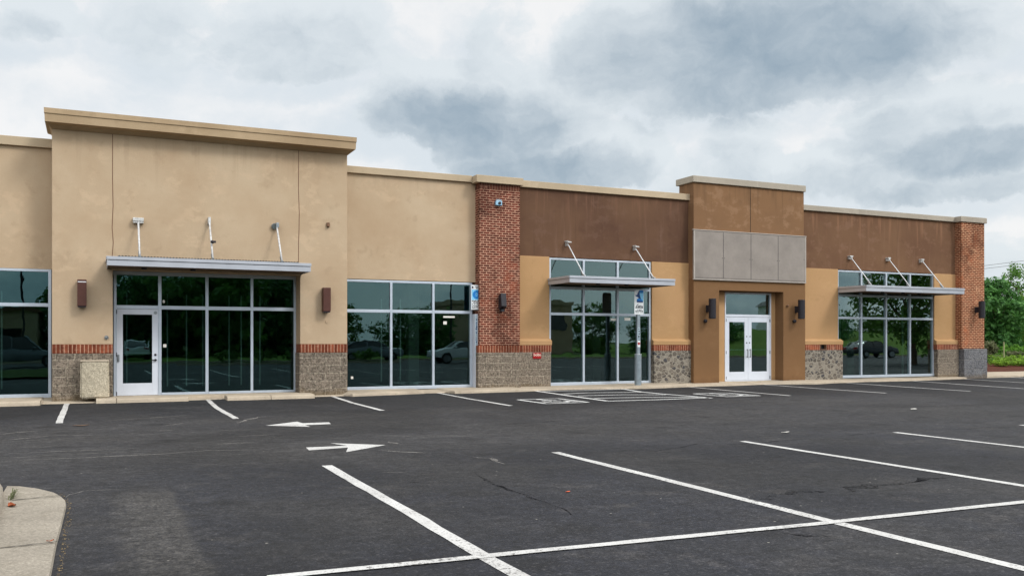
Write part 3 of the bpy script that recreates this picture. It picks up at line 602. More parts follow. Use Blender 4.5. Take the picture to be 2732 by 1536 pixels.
# ------------------------------------------------------------------ island at the lower left
def island():
    edge = [(-.742, -14.12), (-.635, -14.178), (-.471, -14.401), (-.319, -14.727), (-.255, -14.979), (-.213, -15.23), (-.204, -15.489), (-.215, -16.43), (-.226, -17.08), (-.227, -17.97), (-.235, -24.0)]
    b = MB(); v = []; f = []
    for x, y in edge: v += [(x, y, -.01), (x - .012, y - .004, .022), (-.75 if y > -15.6 else -.64, min(y, -14.3) if y > -14.3 else y, .03)]
    for i in range(len(edge) - 1):
        for j in range(2):
            a = i * 3 + j; f.append([a, a + 1, a + 4, a + 3])
    b.add(v, f); g = b.build('gutter_apron', M['conc_island']); g['kind'] = 'structure'
    for q in ([(-.64, -15.09), (-.253, -15.0)], [(-.64, -17.16), (-.225, -17.09)], [(-.64, -19.4), (-.225, -19.35)]):
        b = MB(); (xa, ya), (xb, yb) = q; n = 12; v = []; f = []
        for i in range(n + 1):
            t_ = i / n; x = xa + (xb - xa) * t_; y = ya + (yb - ya) * t_ + rnd.uniform(-.006, .006); w = rnd.uniform(.005, .012)
            v += [(x, y - w, .033), (x, y + w, .033)]
        for i in range(n): f.append([2 * i, 2 * i + 1, 2 * i + 3, 2 * i + 2])
        b.add(v, f).build('joint', M['dark'], g)
    # raised kerb with a rounded nose and rounded shoulder
    b = MB(); path = [(-1.25, -13.75), (-1.0, -13.85), (-.82, -14.2), (-.73, -14.75), (-.69, -15.2), (-.67, -15.7), (-.665, -16.6), (-.665, -24.0)]
    v = []; f = []; prof = [(0, -.01), (.012, .10), (.04, .135), (.16, .14), (.17, .06)]
    for i, p in enumerate(path):
        a, c = Vector(path[max(i - 1, 0)]), Vector(path[min(i + 1, len(path) - 1)]); d = (c - a).normalized(); nrm = Vector((d.y, -d.x))
        if nrm.x > 0: nrm = -nrm
        for u, z in prof: v.append((p[0] + nrm.x * u, p[1] + nrm.y * u, z))
    k = len(prof)
    for i in range(len(path) - 1):
        for j in range(k - 1): f.append([i * k + j, i * k + j + 1, (i + 1) * k + j + 1, (i + 1) * k + j])
    kb = b.add(v, f).build('kerb', M['conc_island'], smooth=True); kb['kind'] = 'structure'
    sheet('island_lawn', M['grass'], [(-1.25, -13.85), (-1.0, -14.0), (-.9, -14.8), (-.83, -15.6), (-.82, -24), (-6, -24), (-6, -13.85)], .1)
island()
def weed(loc, n, h, label):
    b = MB(); r_ = random.Random(3)
    for i in range(n):
        a = r_.uniform(-.6, 2.2) - .4; L = h * r_.uniform(.5, 1.1); d = Vector((math.cos(a), math.sin(a), 0)); s = Vector((-d.y, d.x, 0)) * .004
        p = Vector(loc) + Vector((r_.uniform(-.02, .02), r_.uniform(-.1, .1), 0)); m_ = p + d * L * .4 + Vector((0, 0, L * .55)); e = p + d * L + Vector((0, 0, L * .45))
        b.add([p - s, p + s, m_ + s, m_ - s, e], [[0, 1, 2, 3], [3, 2, 4]])
    tag(b.build('grass_tuft', M['leaf_olive']), label, 'weed')
weed((-.66, -15.0, .025), 26, .13, 'small tuft of green weeds growing between kerb and concrete gutter')
def flat_leaf(name, x, y, z, L, w, ang, m, label, cat, curl=.25):
    b = MB(); n = 6; v = []; f = []; c, s = math.cos(ang), math.sin(ang)
    for i in range(n + 1):
        t_ = i / n; hw = w / 2 * math.sin(math.pi * min(.98, max(.03, t_))) ** .7; lx = (t_ - .5) * L
        for sgn in (-1, 1):
            ly = sgn * hw; v.append((x + lx * c - ly * s, y + lx * s + ly * c, z + abs(lx) * curl + .004))
        v.append((x + lx * c, y + lx * s, z + abs(lx) * curl * .5 + .002))
    for i in range(n):
        a = 3 * i; f += [[a, a + 2, a + 5, a + 3], [a + 2, a + 1, a + 4, a + 5]]
    tag(b.add(v, f).build(name, m), label, cat)
flat_leaf('dead_leaf', -.62, -15.42, .03, .13, .06, 1.9, M['dead_leaf'], 'curled brown dead leaf lying on the gutter beside the kerb', 'leaf', .4)
flat_leaf('dead_leaf', -.27, -17.06, .03, .05, .03, .4, M['dead_leaf'], 'tiny reddish dead leaf on the crack in the concrete gutter', 'leaf', .4)
flat_leaf('litter', 4.055, -16.614, .004, .06, .03, .3, M['orange'], 'tiny orange scrap of litter on the asphalt between near stall lines', 'litter', .1)
flat_leaf('litter', 9.78, -13.144, .004, .2, .05, .2, M['paper'], 'thin white scrap lying on the asphalt beyond the stall lines', 'litter', .05)
flat_leaf('litter', 15.554, -10.52, .004, .24, .12, .4, M['paper'], 'white scrap lying farther out on the open asphalt at right', 'litter', .05)
flat_leaf('dead_leaf', -.18, -7.28, .004, .26, .13, .2, M['tan_stain'], 'faint tan stain on the asphalt in front of the left stalls', 'leaf', .06)  # leaf shape laid flat to stand for a faint tan stain
# debris that gathers along the gutter edge
def grit():
    b = MB(); r_ = random.Random(11)
    for i in range(300):
        y = r_.uniform(-19.2, -14.7); x = -.2 + abs(r_.gauss(0, .02)) + (0 if y < -15.4 else (y + 15.4) * -.12)
        s = r_.uniform(.002, .007) if i % 9 else .011; a = r_.uniform(0, 3.1)
        b.add([(x + s * math.cos(a + k * 2.1) * r_.uniform(.6, 1), y + s * math.sin(a + k * 2.1), .003) for k in range(3)] + [(x, y, .003 + s * .7)], [[0, 1, 3], [1, 2, 3], [2, 0, 3]])
    tag(b.build('grit', M['grit']), 'loose grit and gravel along the edge of the concrete gutter', 'gravel', kind='stuff')
grit()

# ------------------------------------------------------------------ raised kerb blocks in front of the shop windows
def wheel_stop(x0, x1, yf, label, split=None):
    t_ = thing('wheel_stop', ((x0 + x1) / 2, yf + .2, 0), label, 'kerb', 'concrete kerb blocks along the tan shopfront')
    segs = [(x0, x1)] if split is None else [(x0, split - .004), (split + .004, x1)]
    for a, b_ in segs:
        m = MB(); m.prism([(yf, -.02), (yf + .02, .075), (yf + .05, .1), (yf + .55, .115), (yf + .62, -.02)], 'x', a, b_); m.build('concrete_block', M['conc'], t_, .015)
wheel_stop(-6.0, -1.06, -1.62, 'long grey concrete kerb block in front of the leftmost window, its end broken')
wheel_stop(.06, 2.06, -1.44, 'concrete kerb block in front of the white glass door', .49)
wheel_stop(2.92, 5.02, -1.62, 'concrete kerb block with a chipped corner below the right panes of the tan bay', 3.95)

# ================================================================== the retail building
BLD = thing('retail_building', (14.5, 0, 0), 'long single storey strip of empty shops in tan and brown stucco with brick piers', 'building')
def part(name, m, bevel=0.0, label=None, *boxes):
    b = MB()
    for q in boxes: b.box(*q)
    return b.build(name, m, BLD, bevel, label=label)
TY = -.8          # face of the tall tan bay
# --- stucco walls
part('stucco_wall', M['tan'], 0, 'tan stucco wall above the leftmost window', (-9, -.862, 0, .3, 3.13, 5.99), (-9, -6.2, 0, .3, 0, 3.13))
b = MB()
b.prism([(-.86, 1.345), (.424, 1.345), (.424, 3.12), (4.82, 3.12), (4.82, 1.345), (6.05, 1.345), (6.05, 6.33), (-.86, 6.33)], 'y', TY, -.05)
b.build('stucco_wall', M['tan'], BLD, .012, label='tall tan stucco bay with two control joints')
# control joints
for x, pts in ((.418, [(0, 6.33), (0, 5.2), (.012, 4.6), (-.01, 4.1), (.015, 3.75), (-.012, 3.36)]), (4.779, [(0, 6.33), (.0, 5.3), (.02, 4.7), (.012, 4.2), (.0, 3.9), (.0, 3.36)])):
    v = []
    for a, z in pts: v += [(x + a - .008, TY + .002, z), (x + a - .008, TY - .004, z), (x + a + .008, TY - .004, z), (x + a + .008, TY + .002, z)]
    MB().add(v, [[4 * i + j, 4 * i + j + 1, 4 * i + j + 5, 4 * i + j + 4] for i in range(len(pts) - 1) for j in range(3)]).build('control_joint', M['vent'], BLD)
part('stucco_wall', M['tan'], 0, 'tan stucco wall between the tall bay and the brick pier', (6.05, 10.03, 0, .3, 3.12, 5.98))
part('stucco_wall', M['brown'], .008, 'dark brown stucco wall over the middle window', (11.25, 17.49, .0, .3, 3.945, 5.965))
part('stucco_wall', M['brown_right'], .008, 'dark brown stucco wall over the right window', (22.08, 29.83, .0, .3, 3.955, 5.945))
part('stucco_wall', M['ochre'], .012, 'ochre stucco pier right of the red brick pier', (11.25, 12.415, -.028, .3, 1.3, 3.95))
part('stucco_wall', M['ochre'], .012, 'ochre stucco pier left of the entrance tower', (16.06, 17.49, -.028, .3, 1.3, 3.94))
part('stucco_wall', M['ochre'], .012, 'ochre stucco pier right of the entrance tower', (22.08, 23.88, -.028, .3, 1.3, 3.96))
part('stucco_wall', M['ochre'], .012, 'ochre stucco pier beside the orange brick pier', (28.66, 29.83, -.028, .3, 1.3, 3.96))
# --- sloped sills of the ochre piers
for x0, x1 in ((11.28, 12.44), (16.04, 17.49), (22.08, 24.0), (28.64, 29.86)):
    b = MB(); b.prism([(-.025, 1.3), (-.145, 1.305), (-.15, 1.43), (-.031, 1.5)], 'x', x0, x1); b.build('sill', M['ochre'], BLD, .01)
# --- brick bands
part('brick_band', M['soldier'], .004, None, (-.86, .424, TY - .025, -.1, 1.14, 1.345))
part('brick_band', M['soldier'], .004, None, (4.82, 6.05, TY - .025, -.1, 1.13, 1.345))
part('brick_band', M['soldier'], .004, None, (9.96, 11.31, -.345, .1, 1.098, 1.302))
part('brick_band', M['soldier'], .004, None, (11.313, 12.42, -.14, .1, 1.098, 1.302))
part('brick_band', M['soldier'], .004, None, (16.06, 17.49, -.14, .1, 1.12, 1.302))
part('brick_band', M['soldier'], .004, None, (22.08, 22.93, -.14, .1, 1.115, 1.302)); part('brick_band', M['soldier'], .004, None, (23.235, 23.98, -.14, .1, 1.115, 1.302))
part('brick_band', M['soldier'], .004, None, (28.66, 29.84, -.14, .1, 1.11, 1.302))
# --- stone bases
part('stone_base', M['block'], .02, None, (-.86, .424, TY - .02, -.1, -.02, 1.138))
part('stone_base', M['block'], .02, None, (4.80, 6.055, TY - .02, -.1, -.02, 1.128))
part('stone_base', M['block'], .02, None, (9.955, 11.315, -.36, .1, -.02, 1.096))
part('stone_base', M['block'], .02, None, (11.318, 12.40, -.155, .1, -.02, 1.096))
part('stone_base', M['field'], .02, 'rubble fieldstone base left of the entrance', (16.06, 17.49, -.155, .1, -.02, 1.118))
part('stone_base', M['field'], .02, 'rubble fieldstone base right of the entrance', (22.1, 23.98, -.155, .1, -.02, 1.112))
part('stone_base', M['block'], .02, None, (28.7, 29.84, -.155, .1, -.02, 1.108))
# --- brick piers
pl = part('brick_pier', M['brick'], .006, 'red brick pier with dark soldier course', (10.02, 11.29, -.33, .25, 1.304, 5.77))
pb = MB().box(10.018, 11.292, -.332, .25, 5.772, 5.945); pb.build('soldier_course', M['soldier_top'], pl)
MB().box(9.89, 11.37, -.41, .3, 5.948, 6.158).build('pier_cap', M['cap'], pl, .012)
pr = part('brick_pier', M['brick_r'], .006, 'orange brick pier at the right end', (29.8, 31.045, -.30, .25, 1.136, 5.93))
MB().box(29.7, 31.12, -.36, .3, 5.933, 6.138).build('pier_cap', M['cap_grey'], pr, .012)
MB().box(29.86, 31.14, -.36, .25, -.02, 1.133).build('stone_base', M['block_dark'], pr, .02, label='dark grey split stone base')
# --- parapet caps
for q, cm in (((-9, -.8, -.085, .36, 5.995, 6.21), 'cap'), ((5.9, 9.888, -.085, .36, 5.985, 6.172), 'cap'), ((11.372, 17.49, -.085, .36, 5.968, 6.166), 'cap'), ((22.1, 29.698, -.085, .36, 5.947, 6.133), 'cap_grey')):
    part('parapet_cap', M[cm], .01, None, q)
# --- cornice of the tall bay
b = MB(); y = TY
prof = [(y, 6.30), (y - .05, 6.315), (y - .10, 6.34), (y - .16, 6.37), (y - .22, 6.372), (y - .36, 6.39), (y - .38, 6.56), (y - .40, 6.575), (y - .41, 6.69), (.2, 6.70), (.2, 6.2), (y, 6.2)]
def sweep_cornice():
    # mitred along left end, front, right end
    loops = []
    x0, x1 = -.86, 6.05
    for (yy, zz) in prof:
        o = max(0, TY - yy)
        loops.append([(x0 - o * .36, max(yy, yy), zz), (x1 + o * .36, yy, zz)])
    v = []; f = []; n = len(prof)
    for l in loops: v += [(l[0][0], .2, l[0][2]), l[0], l[1], (l[1][0], .2, l[1][2])]
    for i in range(n - 1):
        for j in range(3): a = i * 4 + j; f.append([a, a + 1, a + 5, a + 4])
    return MB().add(v, f)
sweep_cornice().build('cornice', M['cornice'], BLD)
# --- entrance tower
twr = MB()
twr.prism([(17.47, -.02), (18.484, -.02), (18.484, 3.075), (21.155, 3.075), (21.155, -.02), (22.12, -.02), (22.12, 3.42), (17.47, 3.42)], 'y', -.3, .1)
tl = twr.build('tower_wall', M['tower_low'], BLD, .012, label='brown stucco surround of the recessed entrance')
part('tower_wall', M['tower'], .012, 'mottled brown stucco upper wall of the entrance tower', (17.475, 22.06, -.295, .5, 3.422, 6.515))
v = []; pts = [(0, 6.515), (.0, 5.9), (.012, 5.4), (.0, 5.006)]
for a, z in pts: v += [(19.748 + a, -.293, z), (19.748 + a, -.299, z), (19.764 + a, -.299, z), (19.764 + a, -.293, z)]
MB().add(v, [[4 * i + j, 4 * i + j + 1, 4 * i + j + 5, 4 * i + j + 4] for i in range(len(pts) - 1) for j in range(3)]).build('control_joint', M['dark'], BLD)
part('tower_cap', M['cap_grey'], .012, None, (17.41, 22.095, -.36, .6, 6.518, 6.725))
for q in ((18.484, 19.02, .101, .3, 0, 3.075), (20.972, 21.6, .101, .3, 0, 3.075)): part('entrance_jamb', M['ochre'], .006, 'ochre stucco strip flanking the double doors', q)
part('entrance_lintel', M['ochre'], .004, None, (19.022, 20.97, .103, .3, 3.053, 3.074))
sp = part('sign_panel', M['panel'], .006, 'blank grey metal sign panel in four sheets', (17.43, 22.09, -.36, -.298, 3.425, 4.975))
m_ = MB()
for x in (18.6, 19.731, 20.878): m_.box(x - .007, x + .007, -.3625, -.3595, 3.47, 4.95)
m_.box(17.43, 22.09, -.3625, -.3595, 3.462, 3.470)
build_each(m_, 'seam', M['black'], sp)
m_ = MB(); m_.box(17.40, 22.11, -.375, -.3, 4.977, 5.005); m_.box(17.42, 22.10, -.368, -.3, 3.395, 3.424); build_each(m_, 'trim', M['panel_trim'], sp, .004)
m_ = MB(); m_.box(17.425, 17.475, -.367, -.361, 3.43, 4.97); m_.box(22.05, 22.095, -.367, -.361, 3.43, 4.97); build_each(m_, 'corner_strip', M['panel_trim'], sp)
m_ = MB()
for x in (18.56, 18.65, 19.69, 19.78, 20.84, 20.93, 22.0):
    m_.ball((x, -.361, 4.12 if x < 22 else 4.2), .012, 8)
build_each(m_, 'screw', M['ink'], sp)

# --- shop windows
def storefront(x0, x1, z0, z1, mulls, rails, y, label, mw=.065, dp=.11, sill=.09):
    """aluminium frame with mullions (x) and rails (z); panes are one sheet per bay"""
    f = MB()
    zs0, zs1 = z0 + sill, z1 - mw * .9
    f.box(x0, x1, y - .02, y + dp, z0, z0 + sill)                       # bottom rail
    f.box(x0, x1, y, y + dp, zs1, z1)                                  # head
    xs = [x0] + list(mulls) + [x1]
    edges = []
    for i, x in enumerate(xs):
        a, c = (x, x + mw) if i == 0 else (x - mw, x) if i == len(xs) - 1 else (x - mw / 2, x + mw / 2)
        f.box(a, c, y - .003, y + dp, z0 + sill, zs1); edges.append((a, c))
    p = MB()
    for (a, c), (e, g) in zip(edges, edges[1:]):
        lev = [zs0] + [r for r in rails] + [zs1]
        for r in rails: f.box(c, e, y, y + dp, r - .04, r + .04)
        for q in range(len(lev) - 1):
            p.box(c - .01, e + .01, y + dp * .45, y + dp * .45 + .012, lev[q] + (.03 if q else -.01), lev[q + 1] - (.03 if q < len(lev) - 2 else -.01))
    w = f.build('shop_window', M['alu'], BLD, .004, label=label)
    p.build('glass_pane', M['glass'], w)
    return w
w0 = storefront(-6.2, -.90, .085, 3.125, (-5.0, -3.75, -2.55), (2.28,), 0.0, 'leftmost shop window')
# tall bay: window with the door opening at its left
f = MB(); p = MB(); SY = -.3
f.box(.43, 4.82, SY, SY + .11, 3.03, 3.118)
for a, c in ((.45, .515), (1.455, 1.53), (2.563, 2.634), (3.665, 3.728), (4.763, 4.82)): f.box(a, c, SY - .003, SY + .11, .09, 3.03)
for a, c in ((.515, 1.455), (1.53, 2.563), (2.634, 3.665), (3.728, 4.763)): f.box(a, c, SY, SY + .11, 2.205, 2.295)
for a, c in ((1.53, 2.563), (2.634, 3.665), (3.728, 4.763)):
    f.box(a, c, SY - .02, SY + .11, .09, .155)
    p.box(a - .01, c + .01, SY + .05, SY + .062, .15, 2.21); p.box(a - .01, c + .01, SY + .05, SY + .062, 2.29, 3.035)
p.box(.505, 1.465, SY + .05, SY + .062, 2.29, 3.035)
w1 = f.build('shop_window', M['alu'], BLD, .004, label='four bay shop window under the left canopy')
p.build('glass_pane', M['glass'], w1)
MB().box(.424, 4.82, -.79, .02, .0, .10).build('threshold', M['conc'], BLD)
def door_leaf(x0, x1, z0, z1, gx0, gx1, gz0, gz1, y, label):
    f = MB(); d = .045
    f.box(x0, gx0, y, y + d, z0, z1); f.box(gx1, x1, y, y + d, z0, z1)
    f.box(gx0, gx1, y, y + d, z0, gz0); f.box(gx0, gx1, y, y + d, gz1, z1)
    o = f.build('glass_door', M['door_paint'], BLD, .004, label=label)
    MB().box(gx0 - .005, gx1 + .005, y + .015, y + .027, gz0 - .005, gz1 + .005).build('glass_pane', M['glass'], o)
    # panic bar on the inside
    MB().box(gx0, gx1, y + .07, y + .1, 1.12, 1.15).build('push_bar', M['alu'], o)
    return o
d1 = door_leaf(.518, 1.452, .105, 2.2, .655, 1.316, .40, 2.072, SY + .012, 'white framed glass door')
k = MB(); k.ball((1.39, SY - .0, 1.09), .03, 10, (1, .6, 1)); k.tube((1.39, SY - .03, .96), (1.39, SY + .02, .96), .03); k.box(1.30, 1.42, SY - .05, SY - .035, .95, .975); build_each(k, 'handle', M['black'], d1, .003)
MB().box(.53, .58, SY - .02, SY + .012, .93, 1.10).build('lock_plate', M['chrome'], d1, .006)
k = MB(); k.tube((1.39, SY + .0, 2.12), (1.39, SY + .015, 2.12), .04); k.build('sticker', M['chrome'], d1)
k = MB()
for z in (.15, 1.1, 2.13): k.box(.508, .526, SY - .012, SY + .02, z - .05, z + .05)
build_each(k, 'hinge', M['black'], d1)
w2 = storefront(6.1, 9.92, .085, 3.1, (7.498, 8.738), (2.25,), 0.0, 'three bay shop window between tall bay and red brick pier')
# pale service door standing edge-on beside the pier
sd = part('side_door', M['door_paint'], .004, 'narrow pale door leaf standing ajar against the brick pier', (9.925, 10.02, -.19, .05, .09, 2.2))
ss = MB(); ss.box(9.935, 10.005, -.1935, -.1905, .98, 2.17); ss.build('sticker_strip', M['strip'], sd)
m_ = MB(); r_ = random.Random(5); z = 2.14
while z > 1.1:
    h = r_.uniform(.008, .05); a = 9.945 + r_.uniform(0, .02)
    if r_.random() < .7: m_.box(a, a + r_.uniform(.02, .045), -.1955, -.1938, z - h, z)
    z -= h + r_.uniform(.015, .05)
build_each(m_, 'sticker_print', M['sign_navy'], sd)
MB().box(9.95, 10.01, -.24, -.19, .93, .96).build('handle', M['chrome'], sd, .003)
w3 = storefront(12.42, 16.055, .085, 3.93, (13.62, 14.835), (2.245, 3.03,), .02, 'tall three bay shop window under the middle canopy')
w4 = storefront(23.88, 28.70, .115, 3.94, (25.045, 26.262, 27.47), (2.25, 3.05), .02, 'tall four bay shop window under the right canopy')
# entrance doors
f = MB()
for a, c in ((19.02, 19.062), (20.93, 20.972)): f.box(a, c, .09, .2, .1, 3.052)
f.box(19.062, 20.93, .09, .2, 2.998, 3.052); f.box(19.062, 20.93, .09, .2, 2.235, 2.315); f.box(19.062, 20.93, .10, .2, .085, .112)
w5 = f.build('entrance_frame', M['door_paint'], BLD, .004, label='white frame with transom over the double doors')
MB().box(19.05, 20.94, .14, .152, 2.3, 3.01).build('glass_pane', M['glass'], w5)
for (a, c, g0, g1, hx) in ((19.066, 19.988, 19.205, 19.845, 19.93), (19.994, 20.926, 20.142, 20.80, 20.05)):
    d = door_leaf(a, c, .118, 2.228, g0, g1, .40, 2.062, .102, 'white framed leaf of the double entrance doors')
    k = MB(); k.tube((hx, .04, .88), (hx, .04, 1.16), .011); k.tube((hx, .04, 1.14), (hx, .11, 1.14), .009); k.tube((hx, .04, .9), (hx, .11, .9), .009)
    k.build('pull_handle', M['black'], d, smooth=False)
    k = MB(); k.tube((hx, .09, 1.37), (hx, .104, 1.37), .022); k.tube((hx + (.02 if hx > 20 else 0), .09, 1.58), (hx + (.02 if hx > 20 else 0), .104, 1.58), .018); build_each(k, 'lock', M['ink'], d)
    hg = MB(); sx = a - .004 if hx < 20 else c - .014
    for z in (.2, 1.05, 2.12): hg.box(sx, sx + .018, .086, .11, z - .05, z + .05)
    build_each(hg, 'hinge', M['black'], d)
MB().box(18.484, 21.155, -.295, .1, 0, .085).build('threshold', M['conc'], BLD)
# --- canopies
def canopy(x0, x1, yb, yf, z0, z1, rods, zr, ywall, kind, label):
    c = MB(); c.box(x0 + .03, x1 - .03, yf + .03, yb, z0 + .035, z1 - .02); c = c.build('canopy', M['soffit'], BLD, label=label)
    zm = z0 + (z1 - z0) * .62
    f = MB()
    # two stepped fascia boards on three sides
    for (zz0, zz1, o) in ((z0, zm - .006, 0.0), (zm + .006, z1, -.018)):
        f.box(x0 + o * 0, x1, yf + o, yf + o + .03, zz0, zz1)
        f.box(x0 + o, x0 + o + .03, yf + o + .031, yb, zz0, zz1); f.box(x1 - o - .03, x1 - o, yf + o + .031, yb, zz0, zz1)
    build_each(f, 'fascia', M['fascia'], c, .003)
    MB().box(x0 + .04, x1 - .04, yf + .012, yf + .02, zm - .008, zm + .008).build('groove', M['ink'], c)
    if kind == 'corrugated':
        r = MB(); n = 120; v = []; ff = []
        for i in range(n + 1):
            x = x0 + .22 + (x1 - x0 - .5) * i / n; zz = z1 + .012 + .022 * (i % 2)
            v += [(x, yf + .06, zz), (x, yb - .02, zz + .02), (x, yf + .06, z1 - .01)]
        for i in range(n):
            a = 3 * i; ff += [[a, a + 3, a + 4, a + 1], [a, a + 2, a + 5, a + 3]]
        r.add(v, ff); r.build('corrugated_deck', M['ink'], c)
    for i, (x, z) in enumerate(rods):
        rd = MB(); rd.tube((x, ywall - .1, z - .03), (x, yf + .28, zr), .016 if kind != 'corrugated' else .022, n=10); rd = rd.build('support_rod', M['rust'] if kind == 'corrugated' else M['white'], c, smooth=True)
        if kind == 'corrugated' and i == 1:
            k_ = MB(); k_.ball((x + .01, ywall - .62, 3.80), .045, 8); k_.box(x - .03, x + .09, ywall - .64, ywall - .6, 3.78, 3.83); k_.build('clamp', M['black'], rd)
        br = MB()
        if kind == 'corrugated' and i == 0:
            br.box(x - .12, x + .12, ywall - .14, ywall + .01, z - .03, z + .05); br.box(x - .115, x + .115, ywall - .12, ywall, z - .075, z - .035)
        elif kind == 'corrugated' and i == 1:
            br.box(x - .03, x + .03, ywall - .12, ywall + .01, z - .08, z + .1)
        elif kind == 'corrugated':
            br.tube((x - .06, ywall - .09, z - .02), (x - .03, ywall + .01, z), .075, n=14); br.box(x - .02, x + .05, ywall - .14, ywall - .05, z - .05, z + .07)
        elif kind == 'plates':
            br.box(x - .03, x - .012, ywall - .16, ywall + .01, z - .1, z + .06); br.prism([(ywall - .19, z + .02), (ywall + .01, z + .06), (ywall + .01, z + .03), (ywall - .19, z - .01)], 'x', x - .05, x + .09)
        else:
            br.box(x - .07, x + .07, ywall - .13, ywall + .01, z + .0, z + .045); br.box(x - .06, x + .06, ywall - .1, ywall + .01, z - .085, z - .015); br.tube((x - .02, ywall - .11, z - .03), (x + .03, ywall - .11, z - .03), .03)
        br.build('wall_bracket', M['bracket'] if kind != 'corrugated' or i < 2 else M['chrome'], c, .006)
        ft = MB(); ft.box(x - .03, x + .03, yf + .2, yf + .36, z1 - .01, zr - .01); ft.tube((x, yf + .3, zr - .03), (x, yf + .42, zr + .1), .03, n=8); ft.build('rod_foot', M['chrome'], c, .004)
    return c
c1 = canopy(.285, 4.865, -.3, -1.85, 3.128, 3.335, ((.976, 4.30), (2.59, 4.36), (4.215, 4.34)), 3.40, TY, 'corrugated', 'left canopy with a dark corrugated deck hung on three rods')
c2 = canopy(12.37, 16.0, -.0, -1.37, 3.105, 3.30, ((12.99, 4.395), (15.40, 4.36)), 3.36, 0.0, 'plates', 'middle canopy hung on two rods')
c3 = canopy(23.88, 28.69, -.0, -1.30, 3.128, 3.335, ((24.42, 4.41), (26.26, 4.42), (27.95, 4.425)), 3.37, 0.0, 'blocks', 'right canopy hung on three rods')
def soffit_lights(c, xs, y, z):
    for x in xs:
        b = MB(); b.tube((x, y, z + .02), (x, y, z - .035), .075, .06, 14); b.build('recessed_light', M['black'], c)
soffit_lights(c1, (1.1, 2.2), -1.0, 3.16); soffit_lights(c2, (13.7, 14.7), -.7, 3.14); soffit_lights(c3, (25.4, 26.4, 27.2), -.6, 3.16)
# --- shell, roof and the bare interior
part('roof', M['roof'], 0, None, (-8.9, 31.0, .31, 11.9, 5.3, 5.45))
part('rear_wall', M['inside_wall'], 0, None, (-9, 31.05, 9.0, 9.2, -.05, 5.29))
part('end_wall', M['brick_r'], 0, None, (30.8, 31.03, .252, 12.0, 1.13, 5.93)); part('end_wall', M['block_dark'], 0, None, (30.78, 31.06, .252, 12.0, -.05, 1.128))
part('end_wall', M['tan'], 0, None, (-9.0, -8.8, .302, 12.0, -.05, 5.99))
part('interior_floor', M['inside_floor'], 0, None, (-8.8, 30.75, .12, 8.98, -.04, .075))
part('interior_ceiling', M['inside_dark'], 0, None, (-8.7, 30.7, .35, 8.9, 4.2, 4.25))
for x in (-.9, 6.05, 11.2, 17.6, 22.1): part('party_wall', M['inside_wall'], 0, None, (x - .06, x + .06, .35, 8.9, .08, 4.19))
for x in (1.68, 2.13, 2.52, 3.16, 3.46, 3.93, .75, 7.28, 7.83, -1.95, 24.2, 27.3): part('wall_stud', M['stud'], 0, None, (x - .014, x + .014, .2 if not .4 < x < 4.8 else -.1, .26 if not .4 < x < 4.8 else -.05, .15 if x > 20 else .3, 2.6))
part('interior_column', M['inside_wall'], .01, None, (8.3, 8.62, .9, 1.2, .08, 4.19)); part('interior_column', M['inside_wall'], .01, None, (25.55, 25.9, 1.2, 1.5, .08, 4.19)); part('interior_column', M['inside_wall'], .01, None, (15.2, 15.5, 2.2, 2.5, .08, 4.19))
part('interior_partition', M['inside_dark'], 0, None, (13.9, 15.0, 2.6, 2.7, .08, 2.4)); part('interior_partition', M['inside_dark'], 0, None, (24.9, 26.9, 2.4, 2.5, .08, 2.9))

# ================================================================== things fixed to the front
def sconce(x, z, tilt, label):
    t_ = thing('wall_lamp', (x, TY, z), label, 'wall lamp', 'brown box lamps on the tall tan bay')
    b = MB(); w = .097; z0, z1 = z - .3, z + .31
    b.box(x - w, x + w, TY - .24, TY - .03, z0, z1); b.build('lamp_housing', M['lamp_brown'], t_, .008)
    MB().box(x - .07, x + .07, TY - .035, TY + .005, z - .2, z + .2).build('back_plate', M['lamp_brown'], t_)
    MB().box(x - w + .012, x + w - .012, TY - .225, TY - .05, z0 - .03, z0 - .001).build('lens', M['black'], t_, .004)
    if tilt: MB().box(x - w + .01, x + w - .006, TY - .2425, TY - .2405, z1 - .065, z1 - .045).build('reflector_strip', M['white'], t_)
sconce(-.233, 2.535, True, 'brown box wall lamp with pale stripe near its top, above the pebble block')
sconce(5.463, 2.49, False, 'plain brown box wall lamp right of the left canopy')
def cyl_lamp(x, y, z, label, ball=True, group='black cylinder lamps on the front'):
    t_ = thing('wall_lamp', (x, y, z), label, 'wall lamp', group)
    b = MB(); b.tube((x, y - .27, z - .315), (x, y - .27, z + .315), .115, n=20); b.build('lamp_cylinder', M['black'], t_, .006, smooth=False)
    MB().tube((x, y - .27, z - .33), (x, y - .27, z - .316), .095, n=18).build('lens', M['ink'], t_)
    MB().box(x - .05, x + .05, y - .17, y + .005, z - .11, z + .11).build('bracket', M['black'], t_, .006)
    if ball:
        k = MB(); k.ball((x - .11, y - .06, z - .40), .065, 12); k.tube((x - .11, y - .05, z - .4), (x - .11, y + .005, z - .4), .04); k.build('sensor', M['black'], t_, smooth=True)
cyl_lamp(18.0, -.3, 2.47, 'black cylinder wall lamp left of the double doors')
cyl_lamp(21.70, -.3, 2.50, 'black cylinder wall lamp right of the double doors')
cyl_lamp(30.55, -.3, 2.62, 'black cylinder wall lamp on the orange brick pier', False)
t_ = thing('wall_lamp', (10.68, -.33, 2.56), 'slanted black wedge lamp on the red brick pier', 'wall lamp')
b = MB(); b.prism([(-.33, 2.36), (-.40, 2.33), (-.56, 2.42), (-.50, 2.80), (-.33, 2.74)], 'x', 10.60, 10.77); b.build('lamp_housing', M['black'], t_, .012)
MB().box(10.62, 10.72, -.5, -.36, 2.27, 2.335).build('lens', M['ink'], t_, .01)
